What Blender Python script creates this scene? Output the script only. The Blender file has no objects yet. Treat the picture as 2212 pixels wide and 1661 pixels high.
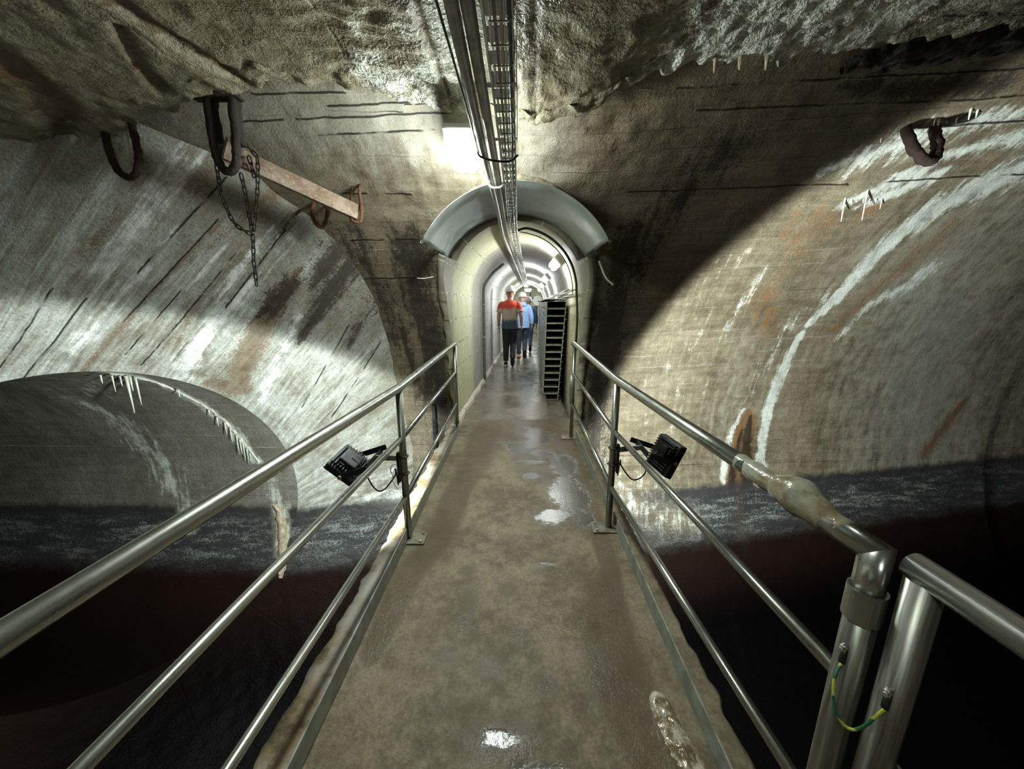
import bpy, bmesh, math, random
import numpy as np
from mathutils import Vector, Matrix

random.seed(11)
S = bpy.context.scene
C = S.collection
PI = math.pi
V = Vector

# ------------------------------------------------------------------ helpers
def tag(o, label=None, cat=None, group=None, kind=None):
    if label: o['label'] = label
    if cat: o['category'] = cat
    if group: o['group'] = group
    if kind: o['kind'] = kind
    return o

def thing(name, label, cat, loc=(0, 0, 0), group=None):
    o = bpy.data.objects.new(name, None)
    o.empty_display_size = .1
    C.objects.link(o)
    o.location = loc
    return tag(o, label, cat, group)

def link_mesh(name, me, mat, parent=None):
    o = bpy.data.objects.new(name, me)
    C.objects.link(o)
    if mat is not None:
        me.materials.append(mat)
    if parent is not None:
        o.parent = parent
        w = V((0, 0, 0))
        p = parent
        while p is not None:
            w += p.location
            p = p.parent
        o.location = -w          # meshes are written in world coordinates
    return o

class MB:
    """collects vertices and faces, builds one mesh object"""
    def __init__(s): s.v = []; s.f = []; s.sm = []
    def add(s, vs, fs, smooth=True):
        b = len(s.v)
        s.v += [tuple(x) for x in vs]
        s.f += [tuple(b + i for i in f) for f in fs]
        s.sm += [smooth] * len(fs)
        return s
    def box(s, c, d, m=None):
        x, y, z = d[0] / 2, d[1] / 2, d[2] / 2
        vs = [V((a * x, b * y, e * z)) for a in (-1, 1) for b in (-1, 1) for e in (-1, 1)]
        if m is not None: vs = [m @ v for v in vs]
        vs = [v + V(c) for v in vs]
        return s.add(vs, [(0, 1, 3, 2), (4, 6, 7, 5), (0, 4, 5, 1), (2, 3, 7, 6), (0, 2, 6, 4), (1, 5, 7, 3)], False)
    def bbox(s, c, d, r=.006, m=None):
        """bevelled box"""
        bm = bmesh.new()
        bmesh.ops.create_cube(bm, size=1)
        bmesh.ops.scale(bm, vec=d, verts=bm.verts)
        bmesh.ops.bevel(bm, geom=bm.edges[:], offset=r, segments=2, affect='EDGES', profile=.6)
        bm.verts.ensure_lookup_table()
        vs = [v.co.copy() for v in bm.verts]
        if m is not None: vs = [m @ v for v in vs]
        fs = [[v.index for v in f.verts] for f in bm.faces]
        bm.free()
        return s.add([v + V(c) for v in vs], fs, False)
    def tube(s, path, r, n=12, cap=True, jit=0.0):
        P = [V(p) for p in path]
        k = len(P)
        R = r if isinstance(r, (list, tuple)) else [r] * k
        T = []
        for i in range(k):
            t = (P[min(i + 1, k - 1)] - P[max(i - 1, 0)])
            T.append(t.normalized())
        a = V((0, 0, 1)) if abs(T[0].z) < .9 else V((1, 0, 0))
        N = (a - T[0] * a.dot(T[0])).normalized()
        vs = []
        for i in range(k):
            N = (N - T[i] * N.dot(T[i])).normalized()
            B = T[i].cross(N)
            for j in range(n):
                q = 2 * PI * j / n
                rr = R[i] * (1 + (random.uniform(-jit, jit) if jit else 0))
                vs.append(P[i] + (N * math.cos(q) + B * math.sin(q)) * rr)
        fs = []
        for i in range(k - 1):
            for j in range(n):
                fs.append((i * n + j, i * n + (j + 1) % n, (i + 1) * n + (j + 1) % n, (i + 1) * n + j))
        s.add(vs, fs, True)
        if cap:
            b = len(s.v) - len(vs)
            s.f += [tuple(b + j for j in range(n))[::-1], tuple(b + (k - 1) * n + j for j in range(n))]
            s.sm += [False, False]
        return s
    def torus(s, path, r, n=8):
        """closed tube"""
        P = [V(p) for p in path]; k = len(P)
        vs = []
        ctr = sum(P, V()) / k
        nn = V()
        for i in range(k): nn += (P[i] - ctr).cross(P[(i + 1) % k] - ctr)
        nn.normalize()
        for i in range(k):
            t = (P[(i + 1) % k] - P[i - 1]).normalized()
            o = t.cross(nn).normalized()
            for j in range(n):
                q = 2 * PI * j / n
                vs.append(P[i] + (o * math.cos(q) + nn * math.sin(q)) * r)
        fs = [(i * n + j, i * n + (j + 1) % n, ((i + 1) % k) * n + (j + 1) % n, ((i + 1) % k) * n + j) for i in range(k) for j in range(n)]
        return s.add(vs, fs, True)
    def loft(s, rings, cap=True, smooth=True):
        n = len(rings[0]); vs = [p for r in rings for p in r]
        fs = [(i * n + j, i * n + (j + 1) % n, (i + 1) * n + (j + 1) % n, (i + 1) * n + j) for i in range(len(rings) - 1) for j in range(n)]
        s.add(vs, fs, smooth)
        if cap:
            b = len(s.v) - len(vs)
            s.f += [tuple(b + j for j in range(n))[::-1], tuple(b + (len(rings) - 1) * n + j for j in range(n))]
            s.sm += [smooth, smooth]
        return s
    def build(s, name, mat, parent=None, kind=None):
        me = bpy.data.meshes.new(name)
        me.from_pydata(s.v, [], s.f)
        me.polygons.foreach_set('use_smooth', s.sm)
        me.validate(); me.update()
        bm = bmesh.new(); bm.from_mesh(me)
        bmesh.ops.recalc_face_normals(bm, faces=bm.faces[:])
        bm.to_mesh(me); bm.free()
        o = link_mesh(name, me, mat, parent)
        if kind: o['kind'] = kind
        return o

def curve_pts(ctrl, n=8):
    """Catmull-Rom through control points"""
    P = [V(p) for p in ctrl]
    P = [P[0] * 2 - P[1]] + P + [P[-1] * 2 - P[-2]]
    out = []
    for i in range(1, len(P) - 2):
        p0, p1, p2, p3 = P[i - 1:i + 3]
        for k in range(n):
            t = k / n
            out.append(.5 * ((2 * p1) + (p2 - p0) * t + (2 * p0 - 5 * p1 + 4 * p2 - p3) * t * t + (3 * p1 - p0 - 3 * p2 + p3) * t ** 3))
    out.append(P[-2])
    return out

# ------------------------------------------------------------------ numpy noise
def _hash(i, j, k, s):
    M = 0xffffffff
    n = (i * 374761393 + j * 668265263 + k * 2246822519 + s * 3266489917) & M
    n = ((n ^ (n >> 13)) * 1274126177) & M
    return ((n ^ (n >> 16)) & 0xffff) / 32767.5 - 1.0
def vnoise(p, s=0):
    p = np.asarray(p, float)
    f0 = np.floor(p).astype(np.int64); f = p - f0; u = f * f * (3 - 2 * f)
    r = 0
    for a in (0, 1):
        for b in (0, 1):
            for c in (0, 1):
                w = (u[..., 0] if a else 1 - u[..., 0]) * (u[..., 1] if b else 1 - u[..., 1]) * (u[..., 2] if c else 1 - u[..., 2])
                r = r + w * _hash(f0[..., 0] + a, f0[..., 1] + b, f0[..., 2] + c, s)
    return r
def fbm(p, o=4, s=0, g=.5):
    r = 0; a = 1; p = np.asarray(p, float)
    for i in range(o):
        r = r + a * vnoise(p * 2 ** i, s + i); a *= g
    return r
def poly_mask(Q, pts, w):
    """soft 0..1 mask, 0.5 at distance w (list of widths per point allowed)"""
    pts = np.array(pts, float); w = np.array(w if isinstance(w, (list, tuple)) else [w] * len(pts), float)
    best = np.zeros(Q.shape[:-1])
    for i in range(len(pts) - 1):
        a, b = pts[i], pts[i + 1]; ab = b - a
        t = np.clip(((Q - a) @ ab) / (ab @ ab), 0, 1)
        d = np.linalg.norm(Q - (a + t[..., None] * ab), axis=-1)
        ww = w[i] + t * (w[i + 1] - w[i])
        best = np.maximum(best, np.clip(1 - d / (2 * ww), 0, 1))
    return best

def grid_mesh(name, P, mat, attrs=None, drop=None, kind='structure', parent=None, flip=False, close_j=False):
    n, m = P.shape[:2]
    idx = np.arange(n * m).reshape(n, m)
    if close_j:
        a, b = idx[:-1, :], np.roll(idx, -1, 1)[:-1, :]
        c, d = np.roll(idx, -1, 1)[1:, :], idx[1:, :]
    else:
        a, b, c, d = idx[:-1, :-1], idx[:-1, 1:], idx[1:, 1:], idx[1:, :-1]
    q = np.stack([a, b, c, d] if not flip else [d, c, b, a], -1).reshape(-1, 4)
    if drop is not None:
        dv = drop.reshape(-1)
        q = q[~dv[q].any(1)]
    me = bpy.data.meshes.new(name)
    me.vertices.add(n * m); me.vertices.foreach_set('co', P.reshape(-1).astype(np.float32))
    me.loops.add(q.size); me.loops.foreach_set('vertex_index', q.reshape(-1).astype(np.int32))
    me.polygons.add(len(q)); me.polygons.foreach_set('loop_start', np.arange(0, q.size, 4, dtype=np.int32))
    me.update(calc_edges=True); me.validate()
    me.polygons.foreach_set('use_smooth', np.ones(len(me.polygons), bool))
    for k, arr in (attrs or {}).items():
        if arr.ndim == 3:
            at = me.attributes.new(k, 'FLOAT_VECTOR', 'POINT'); at.data.foreach_set('vector', arr.reshape(-1).astype(np.float32))
        else:
            at = me.attributes.new(k, 'FLOAT', 'POINT'); at.data.foreach_set('value', arr.reshape(-1).astype(np.float32))
    if drop is not None:
        bm = bmesh.new(); bm.from_mesh(me)
        bmesh.ops.delete(bm, geom=[v for v in bm.verts if not v.link_faces], context='VERTS')
        bm.to_mesh(me); bm.free()
    o = link_mesh(name, me, mat, parent)
    if kind: o['kind'] = kind
    return o

# ------------------------------------------------------------------ node helpers
class NB:
    def __init__(s, name):
        s.m = bpy.data.materials.new(name); s.m.use_nodes = True
        s.t = s.m.node_tree; s.t.nodes.clear()
        s.out = s.n('ShaderNodeOutputMaterial'); s.b = s.n('ShaderNodeBsdfPrincipled')
        s.l(s.b.outputs[0], s.out.inputs[0])
        s.pos = s.n('ShaderNodeTexCoord').outputs['Object']
    def n(s, t, **k):
        o = s.t.nodes.new(t)
        for a, v in k.items(): setattr(o, a, v)
        return o
    def l(s, a, b): s.t.links.new(a, b)
    def put(s, inp, v):
        if hasattr(v, 'links') or isinstance(v, bpy.types.NodeSocket): s.l(v, inp)
        elif isinstance(v, (tuple, list)) and inp.type == 'RGBA' and len(v) == 3: inp.default_value = (*v, 1)
        else: inp.default_value = v
    def noise(s, vec, scale, detail=3, rough=.6, dist=0, col=False):
        o = s.n('ShaderNodeTexNoise'); s.put(o.inputs['Vector'], vec)
        o.inputs['Scale'].default_value = scale; o.inputs['Detail'].default_value = detail
        o.inputs['Roughness'].default_value = rough; o.inputs['Distortion'].default_value = dist
        return o.outputs['Color' if col else 'Fac']
    def math(s, op, a, b=0, c=0, clamp=False):
        o = s.n('ShaderNodeMath', operation=op, use_clamp=clamp)
        s.put(o.inputs[0], a); s.put(o.inputs[1], b); s.put(o.inputs[2], c)
        return o.outputs[0]
    def vmul(s, a, v):
        o = s.n('ShaderNodeVectorMath', operation='MULTIPLY'); s.put(o.inputs[0], a); s.put(o.inputs[1], v); return o.outputs[0]
    def sm(s, v, a, b, lo=0., hi=1.):
        o = s.n('ShaderNodeMapRange', interpolation_type='SMOOTHSTEP')
        s.put(o.inputs[0], v)
        for i, x in enumerate((a, b, lo, hi)): o.inputs[i + 1].default_value = x
        return o.outputs[0]
    def mix(s, f, a, b, blend='MIX'):
        o = s.n('ShaderNodeMix', data_type='RGBA', blend_type=blend)
        s.put(o.inputs[0], f); s.put(o.inputs[6], a); s.put(o.inputs[7], b); return o.outputs[2]
    def attr(s, name, vec=False):
        o = s.n('ShaderNodeAttribute', attribute_name=name); return o.outputs['Vector' if vec else 'Fac']
    def sep(s, v):
        o = s.n('ShaderNodeSeparateXYZ'); s.put(o.inputs[0], v); return o.outputs
    def white(s, v):
        o = s.n('ShaderNodeTexWhiteNoise', noise_dimensions='1D'); s.put(o.inputs['W'], v); return o.outputs['Value']
    def bump(s, h, strength=.6, dist=.02):
        o = s.n('ShaderNodeBump'); s.put(o.inputs['Height'], h); o.inputs['Strength'].default_value = strength
        o.inputs['Distance'].default_value = dist; s.l(o.outputs[0], s.b.inputs['Normal'])
    def set(s, **k):
        for a, v in k.items(): s.put(s.b.inputs[a.replace('_', ' ')], v)
        return s.m

def simple(name, col, rough=.6, metal=0., var=.25, scale=12., bump=.0, col2=None, spec=.5):
    b = NB(name)
    n = b.noise(b.pos, scale, 4, .65)
    c2 = col2 or tuple(x * (1 - var) for x in col)
    c1 = col if col2 else tuple(min(1, x * (1 + var * .6)) for x in col)
    c = b.mix(b.sm(n, .35, .65), c2, c1)
    if bump: b.bump(n, bump, .01)
    r = b.sm(n, .3, .7, max(.05, rough - .1), min(1, rough + .1))
    return b.set(Base_Color=c, Roughness=r, Metallic=metal, Specular_IOR_Level=spec)

def wall_mat(name, c_lo, c_hi, white, rust, dark, bw=.15, line=.5, streak=(2.2, .25, 1), streak_amt=.22, strata=(.45, 5, 1), strata_amt=.3, line_light=.3, rough=(.45, .75), bump=.5, wl=None, pale=(.40, .38, .31), nub=0):
    b = NB(name)
    suv = b.attr('suv', True)
    n1 = b.noise(b.pos, 1.2, 6, .70)
    n2 = b.noise(b.pos, 8, 4, .72)
    n3 = b.noise(b.pos, 60, 2, .75)
    st = b.noise(b.vmul(suv, streak), 5, 4, .72)
    hs = b.noise(b.vmul(suv, strata), 3, 4, .7)
    v = b.math('ADD', b.math('MULTIPLY', n1, .55), b.math('MULTIPLY', n2, .25))
    v = b.math('ADD', v, b.math('MULTIPLY', st, streak_amt))
    v = b.math('ADD', v, b.math('MULTIPLY', hs, strata_amt))
    tot = (.8 + streak_amt + strata_amt) * .5
    c = b.mix(b.sm(v, tot - .17, tot + .19), c_lo, c_hi)
    x, y, z = b.sep(suv)[:3]
    t = b.math('DIVIDE', b.math('ADD', y, b.math('MULTIPLY', n2, .012)), bw)
    fl = b.math('FLOOR', t)
    d = b.math('MULTIPLY', b.math('ABSOLUTE', b.math('SUBTRACT', b.math('SUBTRACT', t, fl), .5)), 2)
    wn = b.white(fl)
    ln = b.math('MULTIPLY', b.sm(d, .93, .985), b.sm(b.noise(b.vmul(suv, (1.2, 6, 1)), 1.3, 3, .6), .44, .6))
    seg = b.sm(b.math('ADD', b.math('MULTIPLY', wn, .6), b.math('MULTIPLY', n1, .5)), .35, .75)
    c = b.mix(b.math('MULTIPLY', wn, .5), c, b.mix(.5, c, c_lo))
    lc = b.mix(seg, tuple(k * .22 for k in c_lo), tuple(k * 1.0 for k in white))
    c = b.mix(b.math('MULTIPLY', ln, b.math('ADD', b.math('MULTIPLY', seg, -(line - line_light)), line)), c, lc)
    fine = b.math('ADD', b.math('MULTIPLY', b.math('SUBTRACT', n2, .5), .9), b.math('MULTIPLY', b.math('SUBTRACT', st, .5), 1.2))
    fine = b.math('ADD', fine, b.math('MULTIPLY', b.math('SUBTRACT', n3, .5), .6))
    c = b.mix(b.sm(n3, .42, .75, 0, .55), c, b.mix(1, c, (.38, .36, .33), 'MULTIPLY'))
    pit = b.math('MULTIPLY', b.sm(n2, .60, .72), b.sm(n3, .5, .62))
    c = b.mix(b.math('MULTIPLY', pit, .7), c, b.mix(1, c, (.25, .23, .2), 'MULTIPLY'))
    has = b.sm(b.attr('m_crack'), .05, .1)
    ck = b.math('ABSOLUTE', b.math('ADD', b.math('SUBTRACT', b.attr('m_crack'), .5), b.math('MULTIPLY', b.math('SUBTRACT', n2, .5), .02)))
    ckf = b.math('MULTIPLY', b.sm(ck, .011, .004), b.sm(b.attr('m_near'), .026, .018))
    ckf = b.math('MULTIPLY', ckf, has)
    ckf = b.math('MULTIPLY', ckf, b.sm(b.noise(b.vmul(suv, (1.5, 1.5, 1)), 2, 3, .6), .36, .5))
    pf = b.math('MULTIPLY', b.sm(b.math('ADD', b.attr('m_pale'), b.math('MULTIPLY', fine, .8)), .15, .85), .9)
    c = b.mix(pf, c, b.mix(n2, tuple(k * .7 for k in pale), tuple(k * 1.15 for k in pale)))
    for at, col, amt in (('m_rust', rust, .82), ('m_dark', dark, .9), ('m_white', white, .84)):
        f = b.sm(b.math('ADD', b.attr(at), fine), .33, .70)
        f = b.math('MULTIPLY', f, b.sm(b.attr(at), .02, .2, 0, amt))
        cc = b.mix(b.sm(b.math('ADD', b.math('MULTIPLY', st, .5), b.math('MULTIPLY', n2, .5)), .32, .62), tuple(k * .6 for k in col), tuple(min(1, k * 1.2) for k in col))
        c = b.mix(f, c, cc)
    c = b.mix(b.math('MULTIPLY', ckf, .92), c, (.012, .010, .008))
    r = b.sm(n2, .3, .7, rough[0], rough[1])
    hgt = b.math('ADD', b.math('MULTIPLY', n2, .8), b.math('MULTIPLY', n3, .35))
    hgt = b.math('ADD', hgt, b.math('MULTIPLY', ln, -.25))
    hgt = b.math('ADD', hgt, b.math('MULTIPLY', ckf, -.6))
    if nub:
        nb = b.noise(b.pos, 48, 3, .6)
        wm = b.sm(b.attr('m_white'), .2, .6)
        hgt = b.math('ADD', hgt, b.math('MULTIPLY', b.math('MULTIPLY', wm, nub), nb))
        r = b.math('SUBTRACT', r, b.math('MULTIPLY', wm, .18))
    if wl is not None:
        px, py, pz = b.sep(b.pos)[:3]
        zz = b.math('ADD', pz, b.math('MULTIPLY', b.math('SUBTRACT', n2, .5), .12))
        zz = b.math('SUBTRACT', zz, b.math('MULTIPLY', b.math('SUBTRACT', px, 1.2), wl[1]))
        under = b.sm(zz, wl[0] + .055, wl[0] - .05)
        deep = b.sm(zz, wl[0] - .55, wl[0] - .8)
        sp = b.noise(b.pos, 42, 4, .8)
        ribs = b.noise(b.vmul(b.pos, (.8, .8, 4)), 3, 5, .7)
        spk = b.sm(b.math('ADD', sp, b.math('MULTIPLY', b.math('SUBTRACT', ribs, .5), 1.1)), .46, .72)
        band = b.math('MULTIPLY', b.sm(zz, wl[0] - .80, wl[0] - .40), b.sm(zz, wl[0] - .06, wl[0] - .22))
        spk = b.math('MULTIPLY', spk, b.math('MULTIPLY', band, b.sm(n1, .36, .6, .30, .95)))
        deeper = b.sm(zz, wl[0] - .8, wl[0] - 1.5)  # wet wall below, its unlit depth put into the colour as near black
        dk = b.mix(deep, (.050, .048, .050), (.016, .0085, .0068)); dk = b.mix(deeper, dk, (.0022, .0016, .0018))
        dk = b.mix(spk, dk, (.36, .38, .355))
        keep = b.math('MAXIMUM', b.sm(b.attr('m_white'), .3, .5), b.math('MULTIPLY', b.sm(b.attr('m_rust'), .35, .7), .10))
        c = b.mix(b.math('MULTIPLY', under, b.math('SUBTRACT', 1, keep)), c, dk)
        r = b.mix(b.math('MULTIPLY', under, .8), r, (.42, .42, .42))
    b.bump(hgt, bump, .03)
    spec = .4
    if wl is not None: spec = b.math('SUBTRACT', .4, b.math('MULTIPLY', deep, .36))
    return b.set(Base_Color=c, Roughness=r, Specular_IOR_Level=spec)

# ------------------------------------------------------------------ materials
M = {}
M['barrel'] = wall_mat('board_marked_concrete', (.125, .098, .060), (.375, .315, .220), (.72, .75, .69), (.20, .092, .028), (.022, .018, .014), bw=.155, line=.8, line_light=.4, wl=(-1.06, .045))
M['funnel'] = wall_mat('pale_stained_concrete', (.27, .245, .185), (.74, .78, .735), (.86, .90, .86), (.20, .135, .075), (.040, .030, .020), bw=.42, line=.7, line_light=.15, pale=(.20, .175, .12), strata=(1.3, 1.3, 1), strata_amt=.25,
                       streak=(.35, 3.2, 1), streak_amt=.75, wl=(-1.06, .0))
M['inner'] = wall_mat('grey_board_concrete', (.17, .155, .12), (.33, .32, .27), (.66, .68, .60), (.35, .2, .08), (.04, .04, .04), bw=.16, line=.45, line_light=.85, wl=(-1.02, .0))
M['ceil'] = wall_mat('rough_damp_concrete', (.15, .125, .075), (.36, .325, .225), (.74, .76, .66), (.095, .058, .026), (.03, .025, .018), bw=.9, line=.1,
                     streak=(1, 1, 1), streak_amt=.3, rough=(.25, .6), bump=.9, nub=1.6)

def steel(name, col, r0, r1, dirt=.3):
    b = NB(name)
    n = b.noise(b.pos, 9, 5, .7); n2 = b.noise(b.vmul(b.pos, (1, .12, 1)), 60, 2, .6)
    c = b.mix(b.math('MULTIPLY', b.sm(n, .5, .85), dirt), col, (.20, .17, .115))
    r = b.math('ADD', b.sm(n, .35, .75, r0, r1), b.math('MULTIPLY', b.math('SUBTRACT', n2, .5), .12))
    b.bump(n2, .02, .001)
    return b.set(Base_Color=c, Roughness=r, Metallic=.95)
M['rail'] = steel('brushed_stainless_steel', (.44, .45, .40), .27, .36, .4)
def post_steel():
    b = NB('streaked_post_steel')
    n = b.noise(b.vmul(b.pos, (1, 1, .03)), 70, 4, .7); n2 = b.noise(b.pos, 11, 4, .7)
    c = b.mix(b.sm(n, .35, .68), (.20, .195, .165), (.42, .42, .36)); c = b.mix(b.sm(n2, .55, .8, 0, .5), c, (.20, .165, .10))
    return b.set(Base_Color=c, Roughness=b.sm(n, .3, .7, .28, .46), Metallic=.9)
M['post'] = post_steel()
M['galv'] = steel('galvanised_steel', (.52, .54, .50), .38, .55, .35)
M['sheet'] = steel('damp_sheet_steel', (.50, .55, .53), .40, .62, .12)
M['tray'] = steel('dull_wire_steel', (.42, .43, .38), .35, .55, .5)
M['toe'] = simple('dull_grey_green_plate', (.30, .32, .27), .42, .35, .3, 14)
M['plate'] = simple('dirty_base_plate_steel', (.20, .19, .14), .5, .4, .4, 18)
def rusty(name, a, bcol, met=.2):
    b = NB(name); n = b.noise(b.pos, 40, 4, .75); n2 = b.noise(b.pos, 9, 3, .6)
    c = b.mix(b.sm(n2, .35, .65), a, bcol); c = b.mix(b.sm(n, .5, .7, 0, .5), c, tuple(k * 1.7 for k in bcol))
    b.bump(n, .7, .012)
    return b.set(Base_Color=c, Roughness=.85, Metallic=met)
M['rust'] = rusty('flaking_rust', (.020, .012, .010), (.048, .023, .016))
M['rust_light'] = rusty('orange_brown_rust', (.22, .145, .095), (.36, .28, .215))
M['rust_hook'] = rusty('red_brown_rust', (.085, .036, .02), (.17, .075, .038))
M['chain'] = rusty('blackened_iron', (.018, .014, .012), (.035, .026, .02))
M['black'] = simple('black_painted_metal', (.016, .017, .019), .38, 0, .3, 20)
M['rubber'] = simple('black_cable_sheath', (.02, .02, .02), .5, 0, .2, 20)
M['pvc'] = simple('dull_grey_cable_sheath', (.30, .29, .23), .45, 0, .35, 14)
M['pvc_white'] = simple('cream_cable_sheath', (.62, .60, .48), .45, 0, .15, 14)
M['pipe'] = simple('grey_green_painted_pipe', (.10, .12, .10), .5, 0, .25, 12)
M['calcite'] = simple('pale_calcite', (.72, .72, .62), .4, 0, .25, 30, .6)
M['calcite_warm'] = simple('tan_calcite_crust', (.52, .45, .33), .35, 0, .35, 26, .8, (.40, .31, .20))
M['straw'] = simple('thin_white_calcite', (.75, .77, .68), .35, 0, .15, 30)
M['bolt'] = simple('zinc_bolt', (.62, .60, .52), .35, .9, .15, 30)
M['label_white'] = simple('blank_white_sticker', (.65, .68, .70), .5, 0, .1, 10)
M['white_plastic'] = simple('white_plastic', (.78, .78, .76), .4, 0, .08, 10)
M['kerb'] = simple('worn_pale_mortar', (.50, .46, .37), .75, 0, .4, 25, .5)
M['dark_hollow'] = simple('dark_dull_metal', (.035, .033, .028), .6, .3, .3, 20)
M['plate_tan'] = simple('corroded_tan_plate', (.40, .29, .15), .7, 0, .4, 30, .5)

def emit(name, col, st):
    m = bpy.data.materials.new(name); m.use_nodes = True
    t = m.node_tree; t.nodes.clear()
    o = t.nodes.new('ShaderNodeOutputMaterial'); e = t.nodes.new('ShaderNodeEmission')
    e.inputs[0].default_value = (*col, 1); e.inputs[1].default_value = st
    t.links.new(e.outputs[0], o.inputs[0])
    return m
COOL = (.90, 1.0, .96)
M['lamp_on'] = emit('lit_lamp_cover', COOL, 110)
M['fill_lamp'] = emit('added_fill_lamp_cover', COOL, 28)
M['tunnel_on'] = emit('lit_tunnel_lamp_cover', (.95, .99, 1.0), 62)
M['glass_on'] = emit('lit_floodlight_glass', COOL, 8)

# floor: tan mud film, wet patches, pits
def floor_mat():
    b = NB('walkway_concrete')
    n1 = b.noise(b.pos, 2.2, 5, .65); n2 = b.noise(b.pos, 14, 4, .7); n3 = b.noise(b.pos, 70, 3, .7)
    c = b.mix(b.sm(b.math('ADD', b.math('MULTIPLY', n1, .7), b.math('MULTIPLY', n2, .4)), .42, .68), (.120, .094, .056), (.275, .233, .150))
    c = b.mix(b.sm(n3, .35, .72, .4, 0), c, (.06, .047, .03))
    n4 = b.noise(b.pos, 6, 6, .75); c = b.mix(b.sm(n4, .52, .70, 0, .55), c, (.075, .058, .036))
    fine = b.math('ADD', b.math('MULTIPLY', b.math('SUBTRACT', n2, .5), .6), b.math('MULTIPLY', b.math('SUBTRACT', n1, .5), .9))
    damp = b.sm(b.math('ADD', b.attr('m_damp'), fine), .36, .60)
    pool = b.sm(b.math('ADD', b.attr('m_pool'), b.math('MULTIPLY', fine, 1.5)), .30, .66)
    pale = b.sm(b.math('ADD', b.attr('m_pale'), fine), .42, .6)
    c = b.mix(b.math('MULTIPLY', damp, .7), c, (.085, .065, .040))
    c = b.mix(b.math('MULTIPLY', pool, .85), c, (.085, .080, .062))
    c = b.mix(pale, c, b.mix(b.sm(n1, .4, .6), (.30, .22, .12), (.44, .41, .35)))
    r = b.mix(damp, (.55, .55, .55), (.30, .30, .30)); r = b.mix(pool, r, (.22, .22, .22)); r = b.mix(pale, r, (.6, .6, .6))
    h = b.math('ADD', b.math('MULTIPLY', n2, .6), b.math('MULTIPLY', n3, .5))
    h = b.math('MULTIPLY', h, b.math('SUBTRACT', 1, b.math('MULTIPLY', pool, .72)))
    b.bump(h, .6, .012)
    return b.set(Base_Color=c, Roughness=r, Specular_IOR_Level=b.math('ADD', .22, b.math('MULTIPLY', pool, .35)))
M['floor'] = floor_mat()

def tunnel_mat():
    b = NB('painted_block_lining')
    suv = b.attr('suv', True); x, y, z = b.sep(suv)[:3]     # x along the tunnel, y round the arch
    n1 = b.noise(b.pos, 2.0, 4, .6); n2 = b.noise(b.pos, 16, 3, .7)
    drip = b.noise(b.vmul(suv, (6, .7, 1)), 2.2, 3, .6)
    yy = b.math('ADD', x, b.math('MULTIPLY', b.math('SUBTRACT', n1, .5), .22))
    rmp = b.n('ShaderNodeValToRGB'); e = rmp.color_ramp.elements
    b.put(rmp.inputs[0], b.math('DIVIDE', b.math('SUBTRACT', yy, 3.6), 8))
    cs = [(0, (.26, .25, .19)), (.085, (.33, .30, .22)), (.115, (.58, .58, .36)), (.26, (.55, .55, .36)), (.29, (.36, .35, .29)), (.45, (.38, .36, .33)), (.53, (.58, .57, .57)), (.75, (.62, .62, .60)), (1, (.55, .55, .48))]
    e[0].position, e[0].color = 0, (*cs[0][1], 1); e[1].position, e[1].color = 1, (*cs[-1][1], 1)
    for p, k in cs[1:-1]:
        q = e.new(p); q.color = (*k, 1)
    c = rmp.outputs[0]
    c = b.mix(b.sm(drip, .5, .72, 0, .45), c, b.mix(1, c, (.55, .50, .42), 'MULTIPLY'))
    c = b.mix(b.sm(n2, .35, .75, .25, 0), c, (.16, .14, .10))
    br = b.n('ShaderNodeTexBrick'); b.put(br.inputs['Vector'], suv)
    br.inputs['Scale'].default_value = 1; br.inputs['Brick Width'].default_value = .62; br.inputs['Row Height'].default_value = .30
    br.inputs['Mortar Size'].default_value = .010; br.inputs['Mortar Smooth'].default_value = .2
    ln = b.math('MULTIPLY', br.outputs['Fac'], b.sm(n1, .35, .6, .45, .95))
    c = b.mix(ln, c, b.mix(b.sm(drip, .4, .6), (.12, .10, .06), (.66, .64, .50)))
    b.bump(b.math('ADD', n2, b.math('MULTIPLY', ln, -.5)), .35, .01)
    return b.set(Base_Color=c, Roughness=.6, Specular_IOR_Level=.4)
M['tunnel'] = tunnel_mat()
M['tunnel_floor'] = None

# ------------------------------------------------------------------ the big conduit (wall_back), axis along X
CY_, CZ_ = 1.256, -.22
def Rx(X):
    s = np.maximum(np.asarray(X, float) - .3, 0)
    return 3.28 + .12 * s * s / (s + 1.0)
def on_barrel(X, thdeg, dr=0.0):
    r = float(Rx(X)) + dr; t = math.radians(thdeg)
    return V((X, CY_ + r * math.cos(t), CZ_ + r * math.sin(t)))
def barrel_y(X, z):
    r = float(Rx(X)); return CY_ + math.sqrt(max(r * r - (z - CZ_) ** 2, 0))

TW, TXC, TZ = .755, -.025, 1.60            # tunnel half width, centre, spring line
SHR, SHX, SHZ = .87, -.03, 1.535           # drip shield cylinder

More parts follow.
